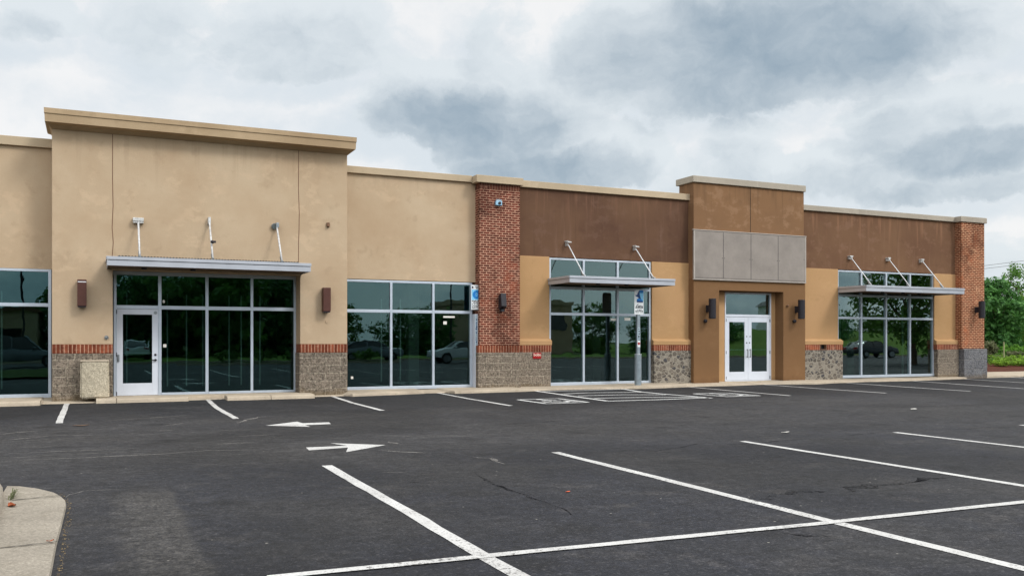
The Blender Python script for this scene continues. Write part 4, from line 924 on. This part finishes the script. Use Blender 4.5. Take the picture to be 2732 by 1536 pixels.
# camera on the pier
t_ = thing('security_camera', (10.585, -.33, 5.39), 'pale blue metal box with round dark lens high on the red brick pier', 'camera')
MB().box(10.49, 10.68, -.42, -.325, 5.32, 5.445).build('camera_housing', M['steel_box'], t_, .008)
MB().box(10.52, 10.69, -.37, -.325, 5.448, 5.50).build('mount', M['steel'], t_, .006)
MB().tube((10.60, -.445, 5.385), (10.60, -.421, 5.385), .042, n=16).build('lens', M['black'], t_)
# small fittings on the stucco
t_ = MB(); t_.tube((.288, TY - .03, 1.51), (.288, TY + .004, 1.51), .045, n=16); t_.ball((.288, TY - .03, 1.51), .032, 10)
tag(t_.build('doorbell', M['chrome'], smooth=False), 'small round metal bell button left of the white glass door', 'doorbell')
t_ = MB(); t_.tube((5.521, TY - .012, 1.937), (5.521, TY + .004, 1.937), .05, n=18)
tag(t_.build('cover_plate', M['tan']), 'round tan blanking plate on stucco below the plain brown lamp', 'cover plate')
t_ = MB(); t_.box(5.50, 5.575, TY - .06, TY + .004, 4.385, 4.495); t_.ball((5.537, TY - .055, 4.41), .035, 10)
tag(t_.build('wall_fitting', M['vent'], bevel=.006), 'small brown fitting high on the tan bay above the right lamp', 'fitting')
t_ = MB(); t_.ball((21.315, -.34, 2.62), .04, 10); t_.tube((21.315, -.34, 2.62), (21.315, -.296, 2.62), .02)
tag(t_.build('spot_bulb', M['vent'], smooth=True), 'tiny bulb shaped fitting on brown stucco right of the entrance', 'fitting')
t_ = thing('wall_vent', (23.08, -.14, 1.2), 'square black vent opening in the brick band right of the entrance', 'vent')
MB().box(22.935, 23.23, -.155, -.02, 1.12, 1.145).build('frame', M['vent'], t_); MB().box(22.935, 23.23, -.05, -.02, 1.146, 1.30).build('dark_opening', M['dark'], t_)
MB().box(22.935, 22.96, -.155, -.051, 1.146, 1.30).build('frame', M['vent'], t_); MB().box(23.205, 23.23, -.155, -.051, 1.146, 1.30).build('frame', M['vent'], t_)
# red plate with cream lettering on the stone
t_ = thing('red_sign', (11.925, -.16, 1.0), 'small red plate with cream lettering on the grey block base', 'sign')
MB().box(11.79, 12.06, -.185, -.154, .905, 1.085).build('plate', M['sign_red'], t_, .008)
text_mesh('bobs', .125, (11.922, -.187, 1.022), M['sign_cream'], 'lettering', t_)
# notice on the window beside the pier
def scribble(b, x0, x1, z, h, y, r_, dens=.75):
    """one line of tiny print"""
    x = x0
    while x < x1 - .005:
        w = r_.uniform(.006, .03)
        if r_.random() < dens:
            zz = z - h * r_.uniform(.35, .5); b.box(x, min(x + w, x1), y - .0015, y, zz, zz + h * r_.uniform(.5, .95))
        x += w + r_.uniform(.003, .01)
t_ = thing('notice_sign', (9.955, -.2, 2.67), 'pale blue notice with round dark blue emblem beside the red brick pier', 'sign')
MB().box(9.80, 10.112, -.215, -.195, 2.325, 3.03).build('board', M['sign_sky'], t_, .004)
m_ = MB(); m_.box(9.80, 10.112, -.2165, -.2155, 2.325, 2.345); m_.box(9.80, 10.112, -.2165, -.2155, 3.01, 3.03); m_.box(9.80, 9.815, -.2165, -.2155, 2.345, 3.01); m_.box(10.095, 10.112, -.2165, -.2155, 2.345, 3.01); m_.box(9.815, 10.095, -.2165, -.2155, 2.90, 3.01)
m_.box(9.815, 10.095, -.2165, -.2155, 2.345, 2.60); m_.build('white_border', M['sign_white'], t_)
m_ = MB(); m_.tube((9.965, -.2195, 2.755), (9.965, -.2158, 2.755), .118, n=26); m_.build('emblem', M['sign_blue'], t_)
m_ = MB(); n = 20; v = []; f = []
for i in range(n):
    a = 2 * math.pi * i / n
    for r_ in (.5, 1.0): v.append((9.965 + .03 * r_ * math.cos(a), -.2205, 2.755 + .052 * r_ * math.sin(a)))
for i in range(n): f.append([2 * i, 2 * i + 1, (2 * i + 3) % (2 * n), (2 * i + 2) % (2 * n)])
m_.add(v, f); m_.build('numeral', M['sign_sky'], t_)
rr = random.Random(2)
MB().box(9.822, 9.868, -.2182, -.2168, 2.93, 2.99).build('small_symbol', M['ink'], t_)
for x0, z, h, dn in ((9.875, 2.985, .03, .75), (9.875, 2.945, .026, .75), (9.825, 2.575, .04, .85), (9.825, 2.53, .04, .85), (9.825, 2.485, .03, .85), (9.825, 2.44, .03, .85), (9.825, 2.40, .03, .85), (9.825, 2.365, .026, .85)):
    m_ = MB(); scribble(m_, x0, 10.088, z, h, -.2168, rr, dn); m_.box(x0, 10.085, -.2178, -.2168, z - h * .56, z - h * .5); m_.build('print_line', M['ink'], t_)
# sticker on the transom glass and small notes on panes
m_ = MB(); m_.ball((1.585, SY + .044, 2.40), .035, 10, (.8, .1, 1.2)); tag(m_.build('window_sticker', M['paper']), 'egg shaped white sticker on the glass right of the door transom', 'sticker')
m_ = MB(); m_.box(1.57, 1.645, SY + .044, SY + .049, 1.27, 1.35); tag(m_.build('window_sticker', M['paper']), 'square white note on the glass just right of the white door', 'sticker')
m_ = MB(); m_.box(6.37, 6.435, .042, .048, .395, .465); tag(m_.build('window_sticker', M['paper'], bevel=.002), 'white square sticker low on the glass left of the middle row', 'sticker')
m_ = MB(); m_.box(9.05, 9.155, .042, .048, 1.9, 1.99); tag(m_.build('window_sticker', M['paper']), 'pale note on the pane next to the pale side door', 'sticker')
m_ = MB(); m_.box(9.05, 9.4, .042, .048, 2.09, 2.14); tag(m_.build('window_sticker', M['paper']), 'long paper strip along the top of the pane near the side door', 'sticker')
m_ = MB(); m_.box(14.6, 14.8, .062, .068, 2.06, 2.13); tag(m_.build('window_sticker', M['paper']), 'paper strip at the top right of the middle pane under the middle canopy', 'sticker')
m_ = MB(); m_.box(15.1, 15.32, .062, .068, 2.07, 2.16); tag(m_.build('window_sticker', M['paper']), 'white paper at the top of the right pane under the middle canopy', 'sticker')
# accessible parking sign
def parking_sign():
    x, y = 15.03, -.82
    t_ = thing('parking_sign', (x, y, .05), 'accessible parking sign with blue emblem on a galvanised post', 'sign')
    b = MB(); b.tube((x, y, .03), (x, y, 1.02), .105, n=20); b.build('bollard_sleeve', M['steel'], t_, .006)
    MB().tube((x, y, 1.021), (x, y, 1.03), .11, n=20).build('sleeve_rim', M['white'], t_)
    MB().box(x - .052, x + .052, y - .045, y + .045, 1.031, 2.30).build('post', M['steel'], t_, .008)
    w = .165; z0, z1 = 2.23, 2.985; yf = y - .06
    pts = [(x - w, z0), (x + w, z0)] + [(x + w - .06 + .06 * math.cos(R(a)), z1 - .06 + .06 * math.sin(R(a))) for a in (0, 30, 60, 90)] + [(x - w + .09 + .09 * math.cos(R(a)), z1 - .09 + .09 * math.sin(R(a))) for a in (90, 120, 150, 180)]
    b = MB(); b.prism(pts, 'y', yf, yf + .012); pn = b.build('sign_plate', M['sign_white'], t_, .002)
    def flat(name, P, m, e=.0012):
        q = MB(); q.prism([(x + a, z1 + c) for a, c in P], 'y', yf - e, yf - .0002); q.build(name, m, pn)
    flat('emblem_field', [(.0, -.02), (.155, -.02), (.155, -.1), (.155, -.34), (.12, -.36), (.03, -.30), (.0, -.2)], M['sign_sky'], .001)
    flat('emblem_wave', [(.02, -.015), (.11, -.012), (.155, -.04), (.15, -.10), (.05, -.105), (.015, -.07)], M['sign_blue'], .0016)
    flat('emblem_sail', [(-.005, -.03), (.02, -.02), (.02, -.15), (.06, -.26), (.1, -.32), (.02, -.31), (-.03, -.24), (-.12, -.2), (-.14, -.17), (-.07, -.16), (-.05, -.1)], M['sign_navy'], .0022)
    flat('emblem_wave', [(-.08, -.29), (-.02, -.26), (.06, -.28), (.13, -.33), (.13, -.35), (-.08, -.36)], M['sign_blue'], .0028)
    flat('emblem_base', [(-.085, -.335), (.14, -.345), (.135, -.39), (-.08, -.39)], M['sign_navy'], .0034)
    q = MB(); rr = random.Random(9)
    q.prism([(x - .13, z1 - .56), (x - .11, z1 - .5), (x - .03, z1 - .43), (x - .02, z1 - .44), (x - .09, z1 - .51), (x - .115, z1 - .56)], 'y', yf - .0014, yf - .0002)
    scribble(q, x - .12, x + .14, z1 - .535, .05, yf - .0002, rr, .95); scribble(q, x - .05, x + .14, z1 - .5, .04, yf - .0002, rr, .8)
    q.box(x - .13, x + .14, yf - .0014, yf - .0002, z1 - .572, z1 - .562)
    scribble(q, x - .11, x + .1, z1 - .615, .022, yf - .0002, rr, .7); scribble(q, x - .13, x + .14, z1 - .65, .035, yf - .0002, rr, .95); scribble(q, x - .13, x + .13, z1 - .69, .025, yf - .0002, rr, .9)
    q.build('lettering', M['ink'], pn)
    s_ = MB(); s_.box(x - .05, x + .05, y - .0465, y - .0455, 1.24, 1.82); s_.build('sticker_strip', M['strip'], t_)
    q = MB(); zz = 1.80
    while zz > 1.46:
        h = rr.uniform(.02, .05); q.box(x - .01 + rr.uniform(-.02, 0), x + .03, y - .0485, y - .0468, zz - h, zz); zz -= h + rr.uniform(.012, .03)
    build_each(q, 'sticker_print', M['ink'], t_)
    q = MB(); q.box(x - .049, x + .049, y - .0485, y - .0468, 1.25, 1.44); q.build('sticker', M['sign_white'], t_)
    q = MB(); q.tube((x, y - .051, 1.35), (x, y - .0487, 1.35), .042, n=16); q.build('round_sticker', M['sign_red'], t_)
parking_sign()
# pebble dashed block leaning on the plinth
def pebble_block():
    x0, x1, y0, y1, z1 = -.262, .335, -1.17, -.835, .975
    bm = bmesh.new(); bmesh.ops.create_cube(bm, size=1.0)
    for v in bm.verts: v.co = Vector(((x0 + x1) / 2 + v.co.x * (x1 - x0) * (1.03 if v.co.z < 0 else 1.0), (y0 + y1) / 2 + v.co.y * (y1 - y0), .1 + (v.co.z + .5) * (z1 - .1)))
    bmesh.ops.bevel(bm, geom=list(bm.edges), offset=.035, segments=3, affect='EDGES')
    bmesh.ops.subdivide_edges(bm, edges=[e for e in bm.edges if e.calc_length() > .1], cuts=10, use_grid_fill=True)
    rr = random.Random(4)
    for v in bm.verts:
        v.co += Vector((rr.uniform(-1, 1), rr.uniform(-1, 1), rr.uniform(-1, 1))) * .006
    b = MB(); b.v = [tuple(v.co) for v in bm.verts]; b.f = [[v.index for v in f.verts] for f in bm.faces]; b.mi = [0] * len(b.f)
    bm.verts.index_update(); bm.free()
    t_ = thing('concrete_bin', ((x0 + x1) / 2, (y0 + y1) / 2, .1), 'square pebble finished concrete bin standing against the block plinth', 'bin')
    b.build('bin_body', M['pebble'], t_)
    MB().box(x0 - .004, x1 + .004, y0 - .006, y1 - .01, .945, .985).build('bin_lid', M['conc'], t_, .015)
pebble_block()

# ================================================================== planting
def leaves(seed, clumps, n, size, spread=1.0, flat=.0):
    """clumps: (centre, radii); many small leaf faces gathered in tufts over each clump"""
    r_ = random.Random(seed); v = []; f = []
    vol = [c[1][0] * c[1][1] * c[1][2] for c in clumps]; tv = sum(q ** .7 for q in vol)
    for (c, rad), vv in zip(clumps, vol):
        k = int(n * vv ** .7 / tv); tufts = max(3, k // 26)
        for t_ in range(tufts):
            while True:
                d = Vector((r_.gauss(0, 1), r_.gauss(0, 1), r_.gauss(0, 1)))
                if d.length > .01: break
            d.normalize(); q = r_.random() ** .38
            tc = Vector((c[0] + d.x * rad[0] * q, c[1] + d.y * rad[1] * q, c[2] + d.z * rad[2] * q))
            tr = min(rad) * .26 * r_.uniform(.6, 1.25) * spread
            for i in range(26):
                p = tc + Vector((r_.gauss(0, tr), r_.gauss(0, tr), r_.gauss(0, tr * .75)))
                nrm = (d * .7 + Vector((r_.gauss(0, .6), r_.gauss(0, .6), r_.gauss(0, .6) + .5))).normalized()
                a = nrm.orthogonal().normalized(); b_ = nrm.cross(a); w = r_.uniform(0, 6.28)
                a, b_ = a * math.cos(w) + b_ * math.sin(w), b_ * math.cos(w) - a * math.sin(w)
                s = size * r_.uniform(.6, 1.3); o = len(v)
                v += [p - a * s, p + b_ * s * .55, p + a * s, p - b_ * s * .55]; f.append([o, o + 1, o + 2, o + 3])
    return MB().add(v, f)
def trunk(seed, h, r, limbs, reach):
    r_ = random.Random(seed); b = MB(); x = y = 0.0; z = -.1; n = 5; pr = r
    for i in range(n):
        nx, ny, nz = x + r_.uniform(-.06, .06) * h * .2, y + r_.uniform(-.06, .06) * h * .2, z + h * .75 / n
        nr = r * (1 - .14 * (i + 1)); b.tube((x, y, z), (nx, ny, nz), pr, nr, 9, i == 0); x, y, z, pr = nx, ny, nz, nr
    for i in range(limbs):
        a = 6.28 * i / limbs + r_.uniform(-.4, .4); z0 = h * r_.uniform(.22, .65); m1 = Vector((math.cos(a) * reach * .5, math.sin(a) * reach * .5, z0 + h * .14)); e = Vector((math.cos(a) * reach, math.sin(a) * reach, z0 + h * .3))
        b.tube((0, 0, z0), m1, r * .42, r * .28, 7, False); b.tube(m1, e, r * .28, r * .08, 6, False)
        s = m1 + Vector((r_.uniform(-.5, .5), r_.uniform(-.5, .5), .5)) * reach * .6; b.tube(m1, s, r * .2, r * .06, 6, False)
    return b
def crown_clumps(seed, h, w, n, low=.2):
    r_ = random.Random(seed); out = []
    for i in range(n):
        z = h * (low + (1 - low) * (i + .5) / n); fz = (z / h - low) / (1 - low)
        ww = w * (.55 + .5 * math.sin(math.pi * min(1, fz * .85 + .12))) * .55
        a = i * 2.4 + r_.uniform(-.5, .5); d = ww * r_.uniform(.35, 1.0)
        s = w * r_.uniform(.2, .34)
        out.append(((math.cos(a) * d, math.sin(a) * d, z - s * .3), (s * r_.uniform(.9, 1.3), s * r_.uniform(.9, 1.3), s * r_.uniform(.65, .95))))
    return out
def tree(name, loc, h, w, seed, lm, label, group, n=9000, leaf=.13, clumps=16, low=.2, spread=1.0, rot=0):
    t_ = thing(name, (0, 0, 0), label, 'tree', group)
    c = leaves(seed, crown_clumps(seed, h, w, clumps, low), n, leaf, spread).build('crown', lm, t_)
    k = trunk(seed, h, .035 * h * .6 + .04, 7, w * .36).build('trunk', M['bark'], t_)
    t_.location = loc; t_.rotation_euler = (0, 0, rot); return t_
def copy_tree(src, loc, s, rot, label):
    t_ = src.copy(); COL.objects.link(t_); t_.location = loc; t_.scale = (s[0], s[0], s[1]); t_.rotation_euler = (0, 0, rot)
    if label: t_['label'] = label
    for ch in src.children:
        q = ch.copy(); COL.objects.link(q); q.parent = t_
    return t_
def shrub(name, loc, rx, ry, h, seed, lm, label, n=3500, leaf=.035, group=None, box=False):
    t_ = thing(name, (0, 0, 0), label, 'hedge' if box else 'shrub', group); cl = []
    r_ = random.Random(seed)
    if box:
        k = max(3, int(rx / (h * .4)))
        for i in range(k):
            for zz in (.3, .68): cl.append((((i + .5) / k * 2 * rx - rx, r_.uniform(-.1, .1), h * zz), (rx / k * 1.25, ry, h * .33)))
    else:
        cl.append(((0, 0, h * .5), (rx * .86, ry * .86, h * .46)))
        for i in range(7):
            a = i * .9 + r_.uniform(0, .5); cl.append(((math.cos(a) * rx * .5, math.sin(a) * ry * .5, h * r_.uniform(.4, .72)), (rx * .42, ry * .42, h * .26)))
    leaves(seed, cl, n, leaf, .55).build('foliage', lm, t_)
    b = MB()
    for i in range(7):
        a = i * .9; b.tube((math.cos(a) * rx * .1, math.sin(a) * ry * .1, -.05), (math.cos(a) * rx * .5, math.sin(a) * ry * .5, h * .55), .012, .006, 5)
    b.build('stems', M['bark'], t_); t_.location = loc; return t_
# mulch bed rising to the right of the building, with its edging walk
bd = MB(); rows = []
for i in range(15):
    x = 31.3 + i * 2.6; rows.append([(x, y, z + rnd.uniform(-.015, .015)) for y, z in ((2.19, .10), (4.0, .13), (5.4, .16), (7.4, .3), (9.0, .42), (13.0, .6), (20.0, .75), (34.0, .9), (70, .95))])
v = [p for r_ in rows for p in r_]; f = []
n = len(rows[0])
for i in range(len(rows) - 1):
    for j in range(4): a = i * n + j; f.append([a, a + n, a + n + 1, a + 1])
o = bd.add(v, f).build('mulch_bed', M['mulch']); o['kind'] = 'structure'
bd = MB(); f = []
for i in range(len(rows) - 1):
    for j in range(4, n - 1): a = i * n + j; f.append([a, a + n, a + n + 1, a + 1])
o = bd.add(v, f).build('lawn', M['grass']); o['kind'] = 'structure'
shrub('shrub', (40.33, 5.9, .16), .62, .6, .44, 21, M['leaf_lime'], 'low lime green mounded shrub on mulch nearest the orange brick pier', 5200, .03, 'lime green mounded shrubs on the mulch')
shrub('shrub', (41.6, 5.9, .16), .66, .6, .39, 22, M['leaf_lime'], 'low lime green mounded shrub at the right edge of the photo', 5200, .03, 'lime green mounded shrubs on the mulch')
shrub('shrub', (43.0, 6.1, .16), .66, .6, .42, 23, M['leaf_lime'], 'lime green mounded shrub just outside the right edge', 3000, .035, 'lime green mounded shrubs on the mulch')
shrub('hedge', (44.4, 7.8, .25), 2.6, .5, .46, 24, M['leaf_lime'], 'long clipped lime green hedge behind the mounded shrubs', 12000, .03, None, True)
shrub('shrub', (41.2, 7.3, .25), .55, .5, .32, 25, M['leaf_mid'], 'small mid green shrub tucked beside the dark stone base', 2600, .03)
shrub('shrub', (43.75, 9.6, .42), 1.0, .9, 1.08, 26, M['leaf_olive'], 'tall rounded olive green shrub right beside the orange brick pier', 9000, .05)
shrub('hedge', (52.2, 13.3, .55), 3.6, .7, .66, 27, M['leaf_hedge'], 'long mid green hedge in front of the dark trees', 12000, .05, None, True)
shrub('shrub', (48.7, 11.2, .5), .72, .6, .42, 28, M['leaf_olive'], 'low pale grey green shrub in front of the far hedge', 3500, .035)
b = MB(); b.prism([(46.72, .45), (46.775, .45), (46.772, 1.35), (46.748, 1.39), (46.724, 1.35)], 'y', 10.48, 10.53); tag(b.build('wooden_stake', M['wood']), 'thin pale wooden stake standing between the shrubs', 'stake')
G = 'trees beyond the right end of the building'
tree('leafy_tree', (57.9, 19.5, .7), 5.1, 3.6, 31, M['leaf_dark'], 'dense dark green tree directly behind the orange brick pier', G, 12000, .14, 18, .1, .8)
tree('leafy_tree', (63.3, 19.0, .7), 4.8, 3.6, 32, M['leaf_light'], 'pale yellow green tree leaning in from the right edge', G, 12000, .10, 14, .2, .9)
tree('leafy_tree', (77.3, 31.0, .8), 7.6, 4.6, 33, M['leaf_mid'], 'sparse tall tree with open twiggy top against the sky', G, 3600, .14, 13, .3, 1.0)
tree('leafy_tree', (62.0, 24.0, .7), 3.2, 3.4, 34, M['leaf_mid'], 'small bright green tree in front of the dark shade', G, 7000, .10, 12, .05, .9)
tree('leafy_tree', (76.5, 33.0, .8), 4.6, 6.0, 35, M['leaf_dark'], 'broad dark tree filling the shade behind the others', G, 14000, .17, 20, .03, .9)
# overhead wires
for i, (z0, z1, lab) in enumerate(((11.705, 12.615, 'upper thin overhead wire against the sky at the right'), (11.296, 12.158, 'lower thin overhead wire against the sky at the right'))):
    b = MB(); P = []
    for k in range(13):
        t_ = -2 + k * .5; P.append((110.033 + 7.723 * t_, 60, z0 + (z1 - z0) * t_ + .03 * (t_ ** 2)))
    for a, c in zip(P, P[1:]): b.tube(a, c, .028, n=6)
    tag(b.build('power_line', M['wire']), lab, 'wire', 'overhead wires')

# ================================================================== what the shop windows mirror: the far side of the lot
sheet('verge', M['bank'], [(-60, -60), (95, -60), (95, -40), (-60, -40)], .05)
b = MB()
b.box(-60, 95, -40.15, -40, -.02, .13); o = b.build('far_kerb', M['conc']); o['kind'] = 'structure'
sheet('island_bed', M['grass'], [(6, -34.5), (17.5, -34.5), (18.5, -33.4), (17.5, -32.2), (6, -32.2), (4.6, -33.4)], .14)
b = MB(); b.prism([(5.9, -34.6), (17.6, -34.6), (18.7, -33.4), (17.6, -32.1), (5.9, -32.1), (4.5, -33.4)], 'z', -.02, .13); o = b.build('planting_island', M['conc']); o['kind'] = 'structure'
for i, x in enumerate((7.5, 9.6, 11.6, 13.9, 16.2)):
    shrub('shrub', (x, -33.3, .14), 1.0, .8, .75 + .1 * (i % 2), 40 + i, M['leaf_mid'], 'clipped green shrub on the planting island across the lot', 1500, .07, 'shrubs on the planting island')
M['body_white'] = plain('car_white', (222, 226, 228), 1.0, .25, 0, .02, 2, .6); M['body_grey'] = plain('car_grey', (120, 128, 134), 1.0, .25, .4, .02, 2, .6); M['body_dark'] = plain('car_dark', (38, 42, 48), 1.0, .2, 0, .02, 2, .6)
M['car_glass'] = plain('car_glass', (22, 28, 32), 1.0, .08, 0, .02, 2, .8); M['tyre'] = plain('tyre', (28, 28, 28), 1.0, .9); M['red_lens'] = plain('red_lens', (150, 20, 20), 1.0, .3)
def car(loc, rot, m, label, suv=False):
    t_ = thing('parked_car', (0, 0, 0), label, 'car', 'cars parked across the lot')
    h = 1.72 if suv else 1.44
    low = [(-2.25, .35), (-2.28, .62), (-2.2, .85), (-1.0 if not suv else -1.1, .98), (1.25, 1.02), (2.15, .98), (2.28, .75), (2.25, .35)]
    def loft(pr, hw, top_in):
        zs = [z for _, z in pr]; z0, z1 = min(zs), max(zs); v = []; n = len(pr)
        for s_ in (-1, 1):
            for x, z in pr: v.append((x, s_ * (hw - top_in * (z - z0) / (z1 - z0)), z))
        return v, [list(range(n))[::-1], list(range(n, 2 * n))] + [[i, (i + 1) % n, (i + 1) % n + n, i + n] for i in range(n)]
    b = MB(); b.add(*loft(low, .9, .06)); body = b.build('body', m, t_, .05, True)
    cab = [(-1.05, .96), (-.35, h - .06), (-.1, h), (1.0 if not suv else 1.75, h), (1.3 if not suv else 2.0, h - .08), (1.85 if not suv else 2.15, 1.0)]
    b = MB(); b.add(*loft(cab, .82, .2)); b.build('windows', M['car_glass'], t_, .03, True)
    rf = [(-.36, h - .05), (-.1, h + .012), (1.0 if not suv else 1.75, h + .012), (1.3 if not suv else 2.02, h - .06)]
    b = MB()
    for (x0, z0), (x1, z1) in zip(rf, rf[1:]): b.add([(x0, -.64, z0), (x1, -.64, z1), (x1, .64, z1), (x0, .64, z0)], [[0, 1, 2, 3]])
    for s_ in (-1, 1):
        for x0, z0, x1, z1 in ((-1.06, .98, -.34, h - .04), (.35, 1.0, .35, h - .02), (1.3 if not suv else 2.0, h - .08, 1.86 if not suv else 2.16, 1.0)): b.tube((x0, s_ * .815, z0 if z0 < 1.2 else z0), (x1, s_ * (.815 if z1 < 1.2 else .635), z1), .035, n=6)
    b.build('roof', m, t_)
    for x in (-1.42, 1.4):
        for s_ in (-1, 1):
            w = MB(); w.tube((x, s_ * .72, .33), (x, s_ * .925, .33), .33, n=22); w = w.build('wheel', M['tyre'], t_, .02)
            MB().tube((x, s_ * .927, .33), (x, s_ * .932, .33), .2, n=16).build('rim', M['chrome'], w)
    for s_ in (-1, 1):
        MB().box(-2.29, -2.2, s_ * .62 - .16, s_ * .62 + .16, .66, .8).build('headlight', M['sign_white'], t_, .02); MB().box(2.2, 2.285, s_ * .66 - .14, s_ * .66 + .14, .72, .9).build('tail_light', M['red_lens'], t_, .02)
        MB().box(-.85, -.68, s_ * .95 - .08, s_ * .95 + .08, 1.0, 1.12).build('mirror', m, t_, .03)
    t_.location = loc; t_.rotation_euler = (0, 0, rot); return t_
car((22.3, -31.5, 0), R(4), M['body_white'], 'white saloon car parked across the lot, mirrored beside the pale side door')
car((17.6, -37.5, 0), R(184), M['body_grey'], 'grey car parked beyond the planting island')
car((-3.6, -30.5, 0), R(178), M['body_grey'], 'grey high car mirrored in the leftmost window', True)
car((28.5, -36.0, 0), R(0), M['body_white'], 'white high car mirrored under the middle canopy', True)
car((60.5, -33.0, 0), R(183), M['body_dark'], 'dark saloon car mirrored in the right shop window')
car((3.0, -52.0, .05), R(90), M['body_white'], 'white car far off on the verge road')
G2 = 'trees across the lot'
base = [tree('leafy_tree', (2, -66, 0), 8.2, 7.5, 51, M['leaf_dark'], 'dark leafy tree across the parking lot', G2, 7000, .26, 18, .08),
        tree('leafy_tree', (11, -64, 0), 9.0, 7.0, 52, M['leaf_mid'], 'dark leafy tree across the parking lot', G2, 7000, .26, 18, .1),
        tree('leafy_tree', (18, -70, 0), 7.4, 7.8, 53, M['leaf_dark'], 'dark leafy tree across the parking lot', G2, 7000, .26, 18, .06)]
rt = random.Random(8); spots = []
for x in range(-46, 60, 5):
    y = -62 - rt.uniform(0, 8)
    if -20 < x < -3 or 36 < x < 50: continue
    s = 1.05 if 6 <= x <= 17 else .78 if -3 <= x < 6 else .6
    spots.append((x + rt.uniform(-1.5, 1.5), y, s * rt.uniform(.85, 1.15)))
    if x < 20: spots.append((x + rt.uniform(0, 4), y - 12, s * 1.15))
spots += [(66, -62, .62), (62, -66, .4), (76, -70, .5), (81, -58, .5), (100, -70, .62), (106, -64, .6), (118, -72, .7), (132, -80, .9), (145, -70, .9)]
for i, (x, y, s) in enumerate(spots): copy_tree(base[i % 3], (x, y, 0), (s, s * rt.uniform(.85, 1.1)), rt.uniform(0, 6.28), None)
tree('leafy_tree', (45.5, -15.5, 0), 7.5, 5.5, 61, M['leaf_mid'], 'green tree off to the right of the lot, mirrored above the right canopy', None, 7000, .16, 16, .3)
t_ = thing('far_building', (43, -66, 0), 'pale flat roofed building across the lot seen only in the glass', 'building')
MB().box(37, 49.5, -78, -66, 0, 5.6).build('wall', M['tan'], t_); MB().box(36.8, 49.7, -78.2, -65.8, 5.6, 6.0).build('roof_edge', M['cap'], t_)
for i in range(4): MB().box(37.8 + i * 2.9, 39.8 + i * 2.9, -66, -65.93, 2.6, 4.4).build('window', M['car_glass'], t_)
t_ = thing('far_building', (-11, -60, 0), 'low beige building across the lot seen only in the leftmost window', 'building')
MB().box(-19, -4.2, -74, -60, 0, 3.9).build('wall', M['tan'], t_); MB().box(-19.3, -4, -74.2, -59.7, 3.9, 4.2).build('roof_edge', M['vent'], t_)
for i in range(3): MB().box(-17.5 + i * 4.6, -14.6 + i * 4.6, -60, -59.93, .1, 2.5).build('doorway', M['dark'], t_)
for x, y in ((-7.5, -44.0), (-4.6, -50.0), (27.0, -46.0)):
    t_ = thing('lamp_post', (x, y, 0), 'tall dark lot light pole across the parking lot', 'lamp post', 'lot lights across the parking lot')
    MB().tube((x, y, 0), (x, y, 8.6), .11, .07, 10).build('pole', M['black'], t_); b = MB(); b.tube((x, y, 8.5), (x + .9, y, 8.7), .04); b.box(x + .5, x + 1.3, y - .2, y + .2, 8.62, 8.8); b.build('lamp_head', M['black'], t_, .02)

t_ = thing('far_building', (88, -68, 0), 'white gabled building beyond the grass bank seen only in the right window', 'building')
MB().box(84.5, 91.5, -76, -68, 0, 6.2).build('wall', M['white'], t_); b = MB(); b.prism([(84.2, 6.2), (91.8, 6.2), (88, 8.2)], 'y', -76.2, -67.8); b.build('roof', M['roof'], t_); MB().box(87, 88.6, -68, -67.93, 2.6, 5.0).build('window', M['car_glass'], t_)
b = MB(); v = []; f = []
for i in range(24):
    x = 58 + i * 5
    for y, z in ((-41, .04), (-50, .9 + .4 * math.sin(i)), (-60, 2.6 + .5 * math.sin(i * .7)), (-80, 3.0), (-100, .0)): v.append((x, y, z * min(1, i / 4)))
for i in range(23):
    for j in range(4): a = i * 5 + j; f.append([a, a + 5, a + 6, a + 1])
o = b.add(v, f).build('grass_bank', M['bank'], smooth=True); o['kind'] = 'structure'
